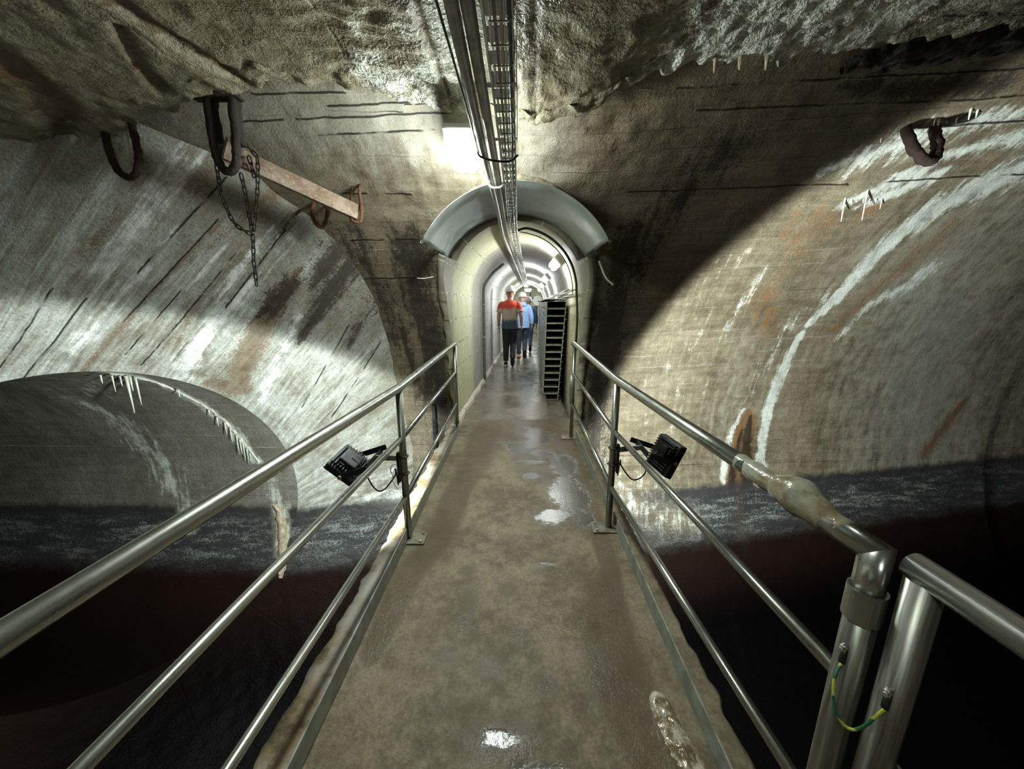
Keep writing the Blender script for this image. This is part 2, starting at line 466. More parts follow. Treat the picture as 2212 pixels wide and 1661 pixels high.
def build_wall_back():
    xs = np.concatenate([np.arange(-4.2, -3.0, .1), np.arange(-3.0, 4.6, .03), np.arange(4.6, 7, .06), np.arange(7, 12.1, .25)])
    th = np.radians(np.concatenate([np.arange(-180, -40, 4), np.arange(-40, 84, .55), np.arange(84, 180.1, 4)]))
    X, T = np.meshgrid(xs, th, indexing='ij')
    Rr = Rx(X)
    s = T * 3.4
    P0 = np.stack([X, CY_ + Rr * np.cos(T), CZ_ + Rr * np.sin(T)], -1)
    near = np.exp(-((X + .1) / 1.1) ** 2)                       # rougher, hacked concrete round the portal crown
    d = .012 * fbm(P0 * 1.7, 4, 3) + .010 * fbm(P0 * 9, 3, 9) * (.35 + near)
    Rr = Rr + d
    P = np.stack([X, CY_ + Rr * np.cos(T), CZ_ + Rr * np.sin(T)], -1)
    Z, Y = P[..., 2], P[..., 1]
    front = Y > 2
    arch = (Z > TZ) & (np.hypot(X - TXC, Z - TZ) < TW + .045)
    wall = (Z <= TZ) & (Z > -.12) & (np.abs(X - TXC) < TW + .045)
    hood = (Z > 1.935) & (np.hypot(X - SHX, Z - SHZ) < SHR + .004)
    drop = front & (arch | wall | hood)
    Q = np.stack([X, s], -1)
    k = lambda L: [(x, math.radians(t) * 3.4) for x, t in L]
    w = poly_mask(Q, k([(4.9, 56), (4.43, 50.3), (4.15, 47.7), (3.92, 44.4), (3.80, 37.7), (3.67, 28.4), (3.53, 23.6)]), [.20, .17, .15, .14, .10, .08, .04])
    w = np.maximum(w, poly_mask(Q, k([(3.50, 21.5), (3.44, 13.5), (3.385, 2.8), (3.375, -12)]), [.04, .075, .07, .08]))
    w = np.maximum(w, .8 * poly_mask(Q, k([(3.45, 52.0), (3.2, 49.5), (2.94, 46.9)]), [.09, .08, .05]))
    w = np.maximum(w, .8 * poly_mask(Q, k([(3.62, 50.6), (3.4, 48.5), (3.1, 46.2)]), [.08, .07, .03]))
    w = np.maximum(w, .68 * poly_mask(Q, k([(2.50, 52.4), (2.7, 53.9), (2.95, 55.2), (3.2, 56.9), (3.44, 57.8), (3.9, 58.5)]), [.06, .13, .16, .16, .14, .1]))
    w = np.maximum(w, .75 * poly_mask(Q, k([(4.2, 55.5), (3.75, 54.6), (3.5, 53.2), (3.2, 51)]), [.1, .08, .06, .03]))
    w = np.maximum(w, .40 * poly_mask(Q, k([(3.55, 30), (3.32, 24), (3.15, 14), (3.02, 6)]), [.12, .2, .14, .1]))
    w = np.maximum(w, .6 * poly_mask(Q, k([(4.6, 33), (4.2, 27), (4.0, 20)]), [.15, .1, .04]))
    w = np.maximum(w, .27 * poly_mask(Q, k([(2.2, 40), (2.0, 28), (2.0, 10), (1.9, -8)]), [.3, .4, .5, .5]))
    w = np.maximum(w, .40 * poly_mask(Q, k([(2.62, 36), (2.5, 26), (2.45, 18)]), [.06, .09, .04]))
    w = np.maximum(w, .75 * poly_mask(Q, k([(3.04, 4.5), (2.93, 0), (2.88, -6), (2.84, -12)]), [.03, .04, .06, .05]))
    pale = .8 * poly_mask(Q, k([(-.35, 61), (-.9, 62), (-1.6, 62), (-2.2, 63)]), [.35, .42, .40, .3])
    pale = np.maximum(pale, .35 * poly_mask(Q, k([(2.9, 22), (2.7, 0), (3.0, -12)]), [.4, .5, .6]))
    pale = np.maximum(pale, .75 * poly_mask(Q, k([(4.5, 36), (5.4, 18), (6.0, -6)]), [.8, 1.1, 1.3]))  # this and next: far right paler in colour, offsetting floodlight falloff
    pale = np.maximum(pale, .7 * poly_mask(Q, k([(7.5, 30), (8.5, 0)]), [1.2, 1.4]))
    w = np.maximum(w, .46 * poly_mask(Q, k([(1.35, -16), (1.9, -19), (2.4, -21)]), [.55, .6, .4]))
    pale = np.maximum(pale, .6 * poly_mask(Q, k([(.05, 64), (.1, 56)]), [.3, .3]))
    r = poly_mask(Q, k([(3.12, 4.2), (3.12, 1), (3.10, -6), (3.12, -14), (3.12, -22), (3.05, -38)]), [.03, .14, .22, .26, .20, .15])
    r = r * np.clip((np.degrees(T) + 38) / 24, 0, 1)
    r = np.maximum(r, .8 * poly_mask(Q, k([(6.43, 5.3), (6.2, -1), (5.96, -7)]), [.05, .11, .12]))
    r = np.maximum(r, .55 * poly_mask(Q, k([(4.4, 40), (4.1, 30), (3.9, 22)]), [.3, .3, .2]))
    r = np.maximum(r, .55 * poly_mask(Q, k([(2.9, 38), (2.8, 30), (3.1, 22)]), [.25, .3, .25]))
    r = np.maximum(r, .5 * poly_mask(Q, k([(3.3, 48), (3.0, 44), (2.6, 42)]), [.3, .3, .25]))
    dk = .75 * poly_mask(Q, k([(2.1, 63.5), (2.6, 62.5), (3.3, 62)]), [.04, .10, .12])
    dk = np.maximum(dk, 1.0 * poly_mask(Q, k([(3.16, 3), (3.17, -3), (3.2, -13), (3.2, -20)]), [.02, .085, .10, .06]))
    dk = np.maximum(dk, .9 * poly_mask(Q, k([(3.07, 0), (3.0, -7), (2.98, -16)]), [.02, .055, .08]))
    crack = np.full(X.shape, 9.0)
    for L in ([(-1.95, 61.9), (-1.2, 62.4), (-.45, 62.9)], [(-1.25, 63.7), (-.5, 64.3)], [(-1.7, 65.1), (-1.1, 65.4)], [(.9, 51.5), (2.0, 50.7), (2.84, 50.2)], [(1.0, 64.9), (2.0, 64.4), (3.3, 63.7)], [(1.2, 62.1), (3.2, 60.6), (4.4, 59.9)],
              [(-1.5, 60.1), (-.6, 60.8)], [(3.0, 57.6), (4.6, 56.9)], [(3.2, 50.2), (4.8, 49.3)], [(-1.5, 51.6), (-.9, 51.6)], [(-1.6, 43.5), (-.95, 43.8)], [(-1.6, 36), (-.95, 36.2)]):
        xl = np.array([q[0] for q in L]); sl = np.radians([q[1] for q in L]) * 3.4
        dd = s - np.interp(X, xl, sl); off = np.maximum(0, np.maximum(xl[0] - X, X - xl[-1]))
        dd = np.where(off > 0, np.sign(dd + 1e-9) * np.hypot(dd, off), dd)
        crack = np.where(np.abs(dd) < np.abs(crack), dd, crack)
    cnear = np.minimum(np.abs(crack), .3)
    crack = np.clip(crack, -.2, .2) + .5
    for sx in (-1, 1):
        dk = np.maximum(dk, .80 * poly_mask(Q, k([(sx * 1.05, 42), (sx * 1.02, 15), (sx * .98, -10)]), [.26, .24, .20]))  # portal flanks darkened in the colour, where lamp light falls off
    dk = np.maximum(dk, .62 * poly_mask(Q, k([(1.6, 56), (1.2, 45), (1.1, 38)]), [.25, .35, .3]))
    dk = np.maximum(dk, .62 * poly_mask(Q, k([(-1.62, 46), (-1.35, 22), (-1.2, 8)]), [.18, .28, .2]))  # more shade left of the portal put into the colour
    suv = np.stack([X, s, np.zeros_like(X)], -1)
    # dark crust ledge high on the right stands proud of the wall
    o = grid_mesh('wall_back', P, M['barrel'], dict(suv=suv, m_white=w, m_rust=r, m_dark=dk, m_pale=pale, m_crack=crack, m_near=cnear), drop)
    return o
build_wall_back()
# far ends of the conduit
def disc(name, X, r, mat):
    mb = MB(); n = 64
    mb.add([(X, CY_ + r * math.cos(2 * PI * i / n), CZ_ + r * math.sin(2 * PI * i / n)) for i in range(n)], [tuple(range(n))], False)
    return mb.build(name, mat, None, 'structure')
disc('wall_right', 11.8, 5.2, M['dark_hollow'])

# ------------------------------------------------------------------ left transition (wall_left) and small conduit
EP = ((-20, -1), )
E1C_W, E1C_Z, E1R, EK = -.22, -.706, 1.588, 1.04
def e1(phi):
    p = np.radians(phi)
    w = E1C_W + E1R * np.cos(p); z = E1C_Z + E1R * np.sin(p)
    q = math.hypot(1, EK)
    return np.stack([-3.715 + w * EK / q, 3.126 + w / q, z], -1)
E2T = [(-150, -2.6, -140), (-90, -1.6, -92), (-60, -1.4, -60), (-22, -1.38, -20), (-10.5, -1.45, -2.7), (10.9, -1.52, 18.7), (33, -1.62, 34.3), (55.4, -1.75, 44), (73, -2.03, 51.7), (86.5, -2.09, 54.2),
       (102, -2.5, 60.5), (114, -2.77, 62.9), (131, -3.3, 63.5), (150, -3.6, 80), (180, -3.9, 120), (215, -3.9, 165)]
def build_left():
    ph = np.arange(-150, 215.1, .9)
    tt = np.concatenate([np.arange(0, 1.0, .0085), np.arange(1.0, 1.13, .03)])
    a = np.array(E2T)
    # smooth interpolation of the large end
    X2 = np.interp(ph, a[:, 0], a[:, 1]); T2 = np.interp(ph, a[:, 0], a[:, 2])
    ker = np.ones(15) / 15
    pad = lambda v: np.convolve(np.pad(v, 7, mode='edge'), ker, 'valid')
    X2, T2 = pad(X2), np.radians(pad(T2))
    A = e1(ph); r2 = Rx(X2)
    B = np.stack([X2, CY_ + r2 * np.cos(T2), CZ_ + r2 * np.sin(T2)], -1)
    P = A[:, None] + (B - A)[:, None] * tt[None, :, None]
    ctr = np.array([-3.0, 2.2, -.3])
    nrm = P - ctr; nrm /= np.linalg.norm(nrm, axis=-1, keepdims=True)
    edge = np.clip(tt / .06, 0, 1)[None, :]
    d = (.016 * fbm(P * 1.6, 4, 21) + .006 * fbm(P * 11, 3, 4)) * edge
    P = P + nrm * d[..., None]
    PH, TT = np.meshgrid(ph, tt, indexing='ij')
    sy = np.radians(PH) * 1.75; sx = TT * 2.2
    Q = np.stack([sx, PH], -1)
    def stripe(path, w):                # (t, phi) polyline; widths in degrees of phi
        q = np.stack([sx * 14, PH], -1)
        return poly_mask(q, [(t * 2.2 * 14, p) for t, p in path], w)
    rust = .95 * stripe([(.10, 46.5), (.22, 51), (.40, 54), (.62, 56), (.78, 57)], [1.6, 4.2, 3.9, 3.2, 1.0])
    rust = np.maximum(rust, .8 * stripe([(.03, 57), (.06, 50), (.10, 44)], [.8, 2.2, 1.5]))
    rust = np.maximum(rust, .72 * stripe([(.0, 86), (.25, 86.2), (.5, 86), (.8, 85)], [1.2, 1.6, 1.0, 1.2]))
    rust = np.maximum(rust, .6 * stripe([(.18, 70), (.4, 73), (.7, 72)], [.8, 1.6, 1.4]))
    rust = np.maximum(rust, .62 * stripe([(.7, 82), (.9, 78), (1, 76)], [2.5, 4, 4]))
    rust = np.maximum(rust, .55 * stripe([(.55, 104), (.8, 98), (1, 95)], [4, 5, 5]))
    crack = np.full(PH.shape, 9.0)
    for L in ([(-.02, 97.5), (.14, 97.2), (.36, 97)], [(.22, 86.6), (.5, 86.3), (.8, 86)], [(.05, 74.6), (.3, 73.6), (.7, 73.4)], [(.02, 104), (.4, 104.5)], [(.1, 80), (.45, 79.6)], [(.25, 24), (.8, 30)], [(.4, 12), (.95, 18)], [(.45, 66), (.9, 66.5)], [(.5, 92), (.95, 91)]):
        tl = np.array([q[0] for q in L]); pl = np.radians([q[1] for q in L]) * 1.75
        dd = sy - np.interp(TT, tl, pl); off = np.maximum(0, np.maximum(tl[0] - TT, TT - tl[-1])) * 2.2
        dd = np.where(off > 0, np.sign(dd + 1e-9) * np.hypot(dd, off), dd)
        crack = np.where(np.abs(dd) < np.abs(crack), dd, crack)
    cnear = np.minimum(np.abs(crack), .3)
    crack = np.clip(crack, -.2, .2) + .5
    dark = 0 * PH
    dark = np.maximum(dark, .95 * stripe([(.50, 57), (.62, 56), (.70, 55)], [1.2, 4.2, 2.2]))
    dark = np.maximum(dark, .85 * stripe([(.80, 50), (.9, 51), (1.05, 51)], [2, 4.8, 5.5]))
    dark = np.maximum(dark, .85 * stripe([(.5, 41), (.75, 43), (1.05, 44)], [1.5, 4.8, 6.5]))
    dark = np.maximum(dark, .6 * stripe([(.75, 26), (1.0, 30)], [3, 6]))
    dark = np.maximum(dark, .5 * stripe([(.55, 66), (.8, 67), (1, 66)], [1.5, 2.6, 3]))
    white = .8 * stripe([(.02, 64), (.3, 65.5), (.6, 65)], [3.5, 3.2, 1.2])
    white = np.maximum(white, .7 * stripe([(.1, 38), (.35, 42.5), (.6, 47)], [2, 2.2, 1.4]))
    white = np.maximum(white, .5 * stripe([(.02, 92), (.5, 91)], [4, 3]))
    q4 = np.stack([sx * .7, sy * 8, sx * 0 + 3], -1)
    white = np.maximum(white, .55 * np.clip(fbm(q4, 3, 97) * 1.3 - .1, 0, 1) * np.clip((TT - .3) / .2, 0, 1) * np.clip((PH - 20) / 15, 0, 1))
    white = np.maximum(white, .46 * stripe([(.45, -14), (.95, -18)], [5, 7]))
    suv = np.stack([sx, sy, np.zeros_like(sx)], -1)
    # dirt tongues below the lip, plus a band of shade dimmed into the colour
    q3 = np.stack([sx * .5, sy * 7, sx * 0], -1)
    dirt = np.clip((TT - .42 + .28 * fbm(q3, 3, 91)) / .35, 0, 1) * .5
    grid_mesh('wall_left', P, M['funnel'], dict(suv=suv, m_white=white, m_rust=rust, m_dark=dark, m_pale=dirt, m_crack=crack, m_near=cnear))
    # small conduit beyond the mouth, axis along X
    ss = np.concatenate([np.arange(0, 3.0, .03), np.arange(3.0, 7.1, .2)])
    Pi = A[:, None] + np.array([-1., 0, 0]) * ss[None, :, None]
    nr = Pi - np.array([0, 2.974, -.706]); nr[..., 0] = 0; nr /= np.linalg.norm(nr, axis=-1, keepdims=True)
    PH, SS = np.meshgrid(ph, ss, indexing='ij')
    Pi = Pi + nr * ((.012 * fbm(Pi * 2.2, 4, 8)) * np.clip(SS / .1, 0, 1))[..., None]
    sy = np.radians(PH) * 1.5
    Xw = Pi[..., 0]
    q = np.stack([Xw, PH], -1); q2 = q * np.array([14., 1])
    def run(path, w): return poly_mask(q2, [(x * 14, p) for x, p in path], w)
    white = .62 * run([(-4.75, 44), (-4.62, 35), (-4.5, 18), (-4.3, 0), (-4.17, -11), (-4.1, -24)], [1.6, 2.5, 3.3, 3.2, 2.6, 1.5])
    white = np.maximum(white, .85 * run([(-3.83, 78), (-3.7, 65), (-3.5, 46), (-3.38, 34), (-3.28, 22), (-3.16, 10)], [.8, 1, 1, 1.2, 1.2, 1.0]))
    white = np.maximum(white, .7 * run([(-3.1, 6), (-3.03, -4), (-2.98, -14), (-2.92, -34)], [.8, 1.4, 1.8, 1.6]))
    white = np.maximum(white, .42 * run([(-3.9, 70), (-4.3, 60), (-4.6, 48)], [6, 5, 4]))
    rust = .5 * run([(-3.0, -6), (-2.95, -16), (-2.92, -30)], [.8, 1.2, 1])
    rust = np.maximum(rust, .4 * run([(-4.25, -5), (-4.15, -13)], [1.5, 1.5]))
    grid_mesh('wall_far_left', Pi, M['inner'], dict(suv=np.stack([-Xw, sy, np.zeros_like(sy)], -1), m_white=white, m_rust=rust, m_dark=rust * 0), flip=True)
    mb = MB(); n = 48
    mb.add([(-10.2, 2.974 + 1.4 * math.cos(2 * PI * i / n), -.706 + 1.9 * math.sin(2 * PI * i / n)) for i in range(n)], [tuple(range(n))], False)
    mb.build('left_end_wall', M['dark_hollow'], None, 'structure')
build_left()

# ------------------------------------------------------------------ near ceiling with its broken lip
LIP = np.array([(-5.2, 3.25, 2.25), (-4.005, 3.014, 2.418), (-3.339, 2.856, 2.516), (-2.782, 2.737, 2.583), (-2.322, 2.610, 2.646), (-1.969, 2.525, 2.685), (-1.574, 2.462, 2.712), (-1.289, 2.452, 2.716),
                (-.892, 2.487, 2.701), (-.63, 2.542, 2.677), (-.36, 2.627, 2.638), (-.036, 2.678, 2.613), (.117, 2.716, 2.594), (.352, 2.661, 2.622), (.553, 2.527, 2.684), (.732, 2.415, 2.731), (.958, 2.345, 2.757),
                (1.186, 2.308, 2.770), (1.541, 2.294, 2.775), (1.86, 2.287, 2.778), (1.92, 2.222, 2.799), (2.189, 2.215, 2.802), (2.411, 2.126, 2.828), (3.2, 2.0, 2.86), (4.2, 1.9, 2.9)])
def build_ceiling():
    xs = np.concatenate([np.arange(-4.6, -3.2, .04), np.arange(-3.2, 2.7, .018), np.arange(2.7, 4.0, .05)])
    yl = np.interp(xs, LIP[:, 0], LIP[:, 1]); zl = np.interp(xs, LIP[:, 0], LIP[:, 2])
    back = np.concatenate([np.arange(0, 1.3, .018), np.arange(1.3, 3.9, .12)])
    rows = [(-.10, .55), (-.05, .22), (-.02, .07)]
    P = np.zeros((len(xs), len(rows) + len(back), 3)); 
    for j, (dy, dz) in enumerate(rows):
        P[:, j] = np.stack([xs, yl - dy, zl + dz], -1)
    YB = yl[:, None] - back[None]
    # towards the camera the soffit levels out to one height
    lev = 2.70 + .0 * YB
    k = np.clip(back / 1.6, 0, 1)[None]; k = k * k * (3 - 2 * k)
    P[:, len(rows):, 0] = xs[:, None]; P[:, len(rows):, 1] = YB; P[:, len(rows):, 2] = zl[:, None] * (1 - k) + lev * k
    X, Y = P[..., 0], P[..., 1]
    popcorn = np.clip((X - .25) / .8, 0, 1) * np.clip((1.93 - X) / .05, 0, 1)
    ripple = np.clip((X + 1.15) / .3, 0, 1) * np.clip((-.40 - X) / .06, 0, 1)
    strip = np.clip((X + .43) / .03, 0, 1) * np.clip((-.24 - X) / .03, 0, 1)
    n_lo = fbm(P * 2.2, 4, 31); n_hi = fbm(P * 13, 3, 33); n_vh = fbm(P * 30, 2, 37)
    dz = .018 * n_lo + .010 * n_hi
    blk = np.clip((X - 1.905) / .02, 0, 1)
    dz -= blk * .045
    dz -= popcorn * (.016 * np.abs(n_hi) + .018 * np.clip(n_vh, 0, 1))
    dz += ripple * .007 * np.sin((Y * 30 + X * 6 + 2.5 * n_lo) * 2)
    lipw = np.zeros_like(X); lipw[:, :len(rows) + 9] = 1
    Y2 = Y + lipw * (.035 * fbm(np.stack([X * 7, X * 0, X * 0 + 2], -1), 3, 40) + .02 * fbm(np.stack([X * 22, X * 0, X * 0 + 5], -1), 2, 42))
    dz -= lipw * .02 * np.clip(fbm(np.stack([X * 16, Y * 16, X * 0], -1), 2, 44), 0, 1)
    Q = np.stack([X, Y], -1)
    g = poly_mask(Q, [(-1.74, 1.70), (-1.70, 2.06), (-1.60, 2.40)], [.035, .03, .02])
    g = np.maximum(g, poly_mask(Q, [(-2.50, 1.9), (-2.75, 2.40), (-3.1, 2.75)], [.05, .06, .07]))
    g = np.maximum(g, poly_mask(Q, [(-1.85, 1.95), (-2.0, 2.2), (-2.10, 2.40)], [.015, .02, .035]))
    g2 = poly_mask(Q, [(-.455, .4), (-.44, 1.8), (-.425, 2.2), (-.40, 2.6)], .014)
    seam = poly_mask(Q, [(.05, .4), (.065, 1.8), (.10, 2.7)], .010)
    dz += .035 * np.clip(g * 2, 0, 1) + .02 * np.clip(g2 * 2, 0, 1) + .012 * np.clip(seam * 2, 0, 1)
    P[..., 1] = Y2; P[..., 2] += dz
    white = .85 * popcorn * (.55 + .45 * np.clip((X - .5) / .4, 0, 1)) + .5 * ripple * np.clip((Y - 1.5) / .8, 0, 1) + .62 * strip + .42 * np.clip((X - 1.9) / .02, 0, 1)  # popcorn whitened beyond its own colour to stand in for missing light
    rust = np.clip(np.maximum(g * .9, g2 * .9) + .35 * np.clip((-1.2 - X) / .6, 0, 1) * (n_lo > .1), 0, 1)
    dark = np.maximum(.8 * seam, .45 * np.clip(poly_mask(Q, [(.35, 1.6), (.45, 2.2)], .12), 0, 1))
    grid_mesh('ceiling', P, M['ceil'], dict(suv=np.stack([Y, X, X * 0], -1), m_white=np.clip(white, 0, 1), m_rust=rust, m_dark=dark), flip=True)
build_ceiling()

# ------------------------------------------------------------------ walkway slab and tunnel
def build_floor():
    xs = np.arange(-.835, .7551, .0125); ys = np.concatenate([np.arange(-2.0, .6, .1), np.arange(.6, 4.5, .0125)])
    X, Y = np.meshgrid(xs, ys, indexing='ij')
    Q = np.stack([X, Y], -1)
    def blob(L): return np.max([np.clip(1 - np.hypot((X - x) / a, (Y - y) / b) / 2, 0, 1) for x, y, a, b in L], 0)
    pool = blob([(.0, 3.45, .10, .06), (.27, 3.36, .12, .10), (.09, 3.17, .16, .04), (.42, 3.1, .12, .28), (.40, 2.62, .13, .35), (.24, 2.30, .14, .10), (.12, 2.9, .07, .05), (.45, 2.25, .07, .12), (.05, 3.62, .20, .10),
                 (-.05, .95, .07, .03), (.10, .86, .09, .03), (.17, 1.81, .06, .02), (.22, 3.9, .14, .25)])
    damp = poly_mask(Q, [(-.62, 1.25), (-.60, 1.75), (-.50, 2.0), (-.48, 2.6), (-.40, 3.2), (-.35, 4.2)], [.04, .09, .10, .10, .13, .2])
    damp = np.maximum(damp, poly_mask(Q, [(.46, .85), (.40, 1.15), (.42, 1.5), (.52, 1.75), (.53, 2.4), (.5, 3.4)], [.08, .12, .10, .05, .06, .09]))
    damp = np.maximum(damp, poly_mask(Q, [(.2, 3.0), (.25, 3.6), (.2, 4.4)], [.2, .3, .35]))
    damp = np.maximum(damp, .8 * blob([(-.25, 1.5, .06, .16), (-.1, 1.2, .1, .06), (.10, 1.14, .07, .05), (.17, 1.66, .06, .02), (.15, 1.98, .07, .03), (.07, 2.05, .04, .03), (-.05, .95, .2, .09), (-.3, 1.25, .07, .05), (.0, 1.36, .06, .04), (-.28, 1.75, .05, .05), (-.05, 1.62, .06, .06)]))
    pale = poly_mask(Q, [(.545, 1.10), (.54, 1.0), (.56, .9), (.58, .8)], [.012, .03, .035, .05])
    pale = np.maximum(pale, .6 * np.clip((-.70 - X) / .02, 0, 1))
    Z = .004 * fbm(np.stack([X * 5, Y * 5, X * 0], -1), 3, 51) * np.clip(1 - pool * 2, 0, 1)
    Z += .012 * np.clip(poly_mask(Q, [(.545, 1.10), (.56, .9), (.58, .8)], [.02, .05, .05]), 0, 1) * np.abs(fbm(np.stack([X * 30, Y * 30, X * 0], -1), 2, 55))
    ej = .014 * fbm(np.stack([X * 0 + (X > 0) * 9, Y * 9, X * 0], -1), 3, 57)
    edge = np.clip((np.abs(X + .04) - .72) / .07, 0, 1)
    Xd = X + ej * edge
    top = np.stack([Xd, Y, Z], -1)
    n, m = X.shape
    side_l = top[0:1].copy(); side_l[..., 2] = -.28
    side_r = top[-1:].copy(); side_r[..., 2] = -.28
    P = np.concatenate([side_l, top, side_r, side_l], 0)
    ext = lambda a: np.concatenate([a[0:1], a, a[-1:], a[0:1]], 0)
    grid_mesh('floor', P, M['floor'], dict(m_pool=ext(pool), m_damp=ext(damp), m_pale=ext(pale)), flip=True)
build_floor()

def tx(Y): return .035 * (Y - 4.4) if Y > 4.4 else 0.0     # the tunnel bears gently right
def build_tunnel():
    ys = np.concatenate([np.arange(0, 1, .04), np.arange(1, 4, .1), np.arange(4, 16.6, .4)])   # distance from the front edge
    h = [(TW, z) for z in np.linspace(-.2, TZ, 40)]
    ar = [(TW * math.cos(a), TZ + TW * math.sin(a)) for a in np.linspace(0, PI, 121)[1:-1]]
    prof = h + ar + [(-x, z) for x, z in h[::-1]]
    acc = [0]
    for i in range(1, len(prof)): acc.append(acc[-1] + math.hypot(prof[i][0] - prof[i - 1][0], prof[i][1] - prof[i - 1][1]))
    n = len(prof)
    # front edge: the lining stands a few centimetres proud of the curved wall
    front = np.array([barrel_y(0, z) - .05 if z < 1.925 else 4.30 for x, z in prof])
    rag = .02 * fbm(np.stack([np.array(acc) * 9, np.zeros(n), np.zeros(n)], -1), 3, 61)
    def shell(off, extra):
        P = np.zeros((n, len(ys) + extra, 3)); return P
    P = np.zeros((n, len(ys) + 2, 3)); SU = np.zeros((n, len(ys) + 2, 3))
    for i, (x, z) in enumerate(prof):
        f = front[i] + rag[i]
        Yv = f + ys * (20.05 - f) / ys[-1]
        nx, nz = (x / TW, max(0, (z - TZ) / TW)); l = math.hypot(nx, nz); nx, nz = nx / l, nz / l
        for j, Y in enumerate(Yv):
            P[i, j + 2] = (TXC + x + tx(Y), Y, z)
        P[i, 1] = (TXC + x + nx * (.070 + rag[i]) + tx(f), f + .01, z + nz * (.070 + rag[i]))
        P[i, 0] = (TXC + x + nx * (.078 + rag[i]), f + .30, z + nz * (.078 + rag[i]))
        SU[i, :, 0] = P[i, :, 1]; SU[i, :, 1] = acc[i]
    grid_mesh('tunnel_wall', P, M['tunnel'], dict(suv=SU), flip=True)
    # end wall
    mb = MB(); mb.box((TXC + tx(20), 20.1, 1.1), (2.0, .12, 2.8))
    mb.build('end_wall', M['end'], None, 'structure')
    # tunnel floor: walking strip and the lower gutter strip on the right
    mb = MB()
    def strip(xa, xb, z, y0, y1):
        for k in range(40):
            a, b = y0 + (y1 - y0) * k / 40, y0 + (y1 - y0) * (k + 1) / 40
            mb.add([(xa + tx(a), a, z), (xb + tx(a), a, z), (xb + tx(b), b, z), (xa + tx(b), b, z)], [(0, 1, 2, 3)], False)
    strip(-.80, .40, 0, 4.48, 20.1)
    strip(.52, .80, -.02, 4.48, 4.62)
    strip(.40, .66, -.10, 4.6, 20.1)
    strip(.66, .82, -.22, 4.6, 20.1)
    for x in (.40,):
        mb.add([(x, 4.48, 0), (x + tx(20.1), 20.1, 0), (x + tx(20.1), 20.1, -.1), (x, 4.48, -.1)], [(0, 1, 2, 3)], False)
    mb.add([(.66, 4.6, -.1), (.66 + tx(20.1), 20.1, -.1), (.66 + tx(20.1), 20.1, -.24), (.66, 4.6, -.24)], [(0, 1, 2, 3)], False)
    mb.add([(.40, 4.48, 0), (.80, 4.48, 0), (.80, 4.6, -.10), (.40, 4.6, -.10)], [(0, 1, 2, 3)], False)
    mb.build('tunnel_floor', M['tunnel_floor'], None, 'structure')
    mb = MB()
    for k in range(60):
        a, b = 4.30 + 15.7 * k / 60, 4.30 + 15.7 * (k + 1) / 60
        w0, w1 = .045 + .015 * math.sin(k * 2.1), .045 + .015 * math.sin(k * 2.1 + 2.1)
        x0 = TXC - TW
        mb.add([(x0 + tx(a), a, .05), (x0 + w0 + tx(a), a, .035), (x0 + w0 + .01 + tx(a), a, 0), (x0 + tx(b), b, .05), (x0 + w1 + tx(b), b, .035), (x0 + w1 + .01 + tx(b), b, 0)], [(0, 1, 4, 3), (1, 2, 5, 4)], False)
    mb.build('baseboard_left', M['kerb'], None, 'structure')
def tfloor_mat():
    b = NB('wet_tunnel_floor')
    n1 = b.noise(b.pos, 1.6, 4, .6); n2 = b.noise(b.pos, 15, 4, .7)
    c = b.mix(b.sm(n1, .3, .7), (.125, .108, .080), (.20, .180, .140))
    c = b.mix(b.sm(n2, .4, .7, .3, 0), c, (.08, .07, .05))
    r = b.sm(b.math('ADD', n1, b.math('MULTIPLY', n2, .25)), .4, .85, .17, .36)
    b.bump(n2, .22, .01)
    return b.set(Base_Color=c, Roughness=r)
M['tunnel_floor'] = tfloor_mat()
M['frame_cream'] = simple('cream_grey_frame', (.46, .46, .36), .5, .2, .2, 20)
M['end'] = simple('cream_block_wall', (.55, .53, .40), .6, 0, .15, 6)
build_tunnel()

# ------------------------------------------------------------------ drip shield over the portal
def build_shield():
    t = thing('drip_shield', 'curved grey sheet steel drip shield over the tunnel mouth', 'drip shield', (SHX, 3.5, SHZ + SHR))
    mb = MB(); n = 48; a0 = math.radians(61)
    vs = []
    for th in (0, .004):
        for i in range(n + 1):
            a = -a0 + 2 * a0 * i / n
            for y in (3.15, 3.40, 3.7, 4.0, 4.285):
                r = SHR + th
                vs.append((SHX + r * math.sin(a), y, SHZ + r * math.cos(a)))
    m = 5; K = (n + 1) * m
    fs = []
    for i in range(n):
        for j in range(m - 1):
            q = (i * m + j, i * m + j + 1, (i + 1) * m + j + 1, (i + 1) * m + j)
            fs += [q[::-1], tuple(K + x for x in q)]
    for i in range(n):
        fs.append((i * m, (i + 1) * m, K + (i + 1) * m, K + i * m)); fs.append((i * m + 4, K + i * m + 4, K + (i + 1) * m + 4, (i + 1) * m + 4))
    for i in (0, n):
        fs += [(i * m + j, i * m + j + 1, K + i * m + j + 1, K + i * m + j) for j in range(m - 1)]
    mb.add(vs, fs, True); mb.build('sheet', M['sheet'], t)
    # rolled front lip and eyelets at the two corners
    mb = MB(); mb.tube([(SHX + (SHR + .002) * math.sin(a), 3.15, SHZ + (SHR + .002) * math.cos(a)) for a in np.linspace(-a0, a0, 49)], .004, 6)
    mb.build('rolled_edge', M['galv'], t)
    for sg in (-1, 1):
        c = V((SHX + sg * (SHR + .012) * math.sin(a0), 3.16, SHZ + (SHR) * math.cos(a0) - .004))
        mb = MB(); mb.torus([c + V((.009 * math.cos(q), 0, .009 * math.sin(q))) for q in np.linspace(0, 2 * PI, 13)[:-1]], .0025, 6)
        mb.build('eyelet', M['bolt'], t)
build_shield()
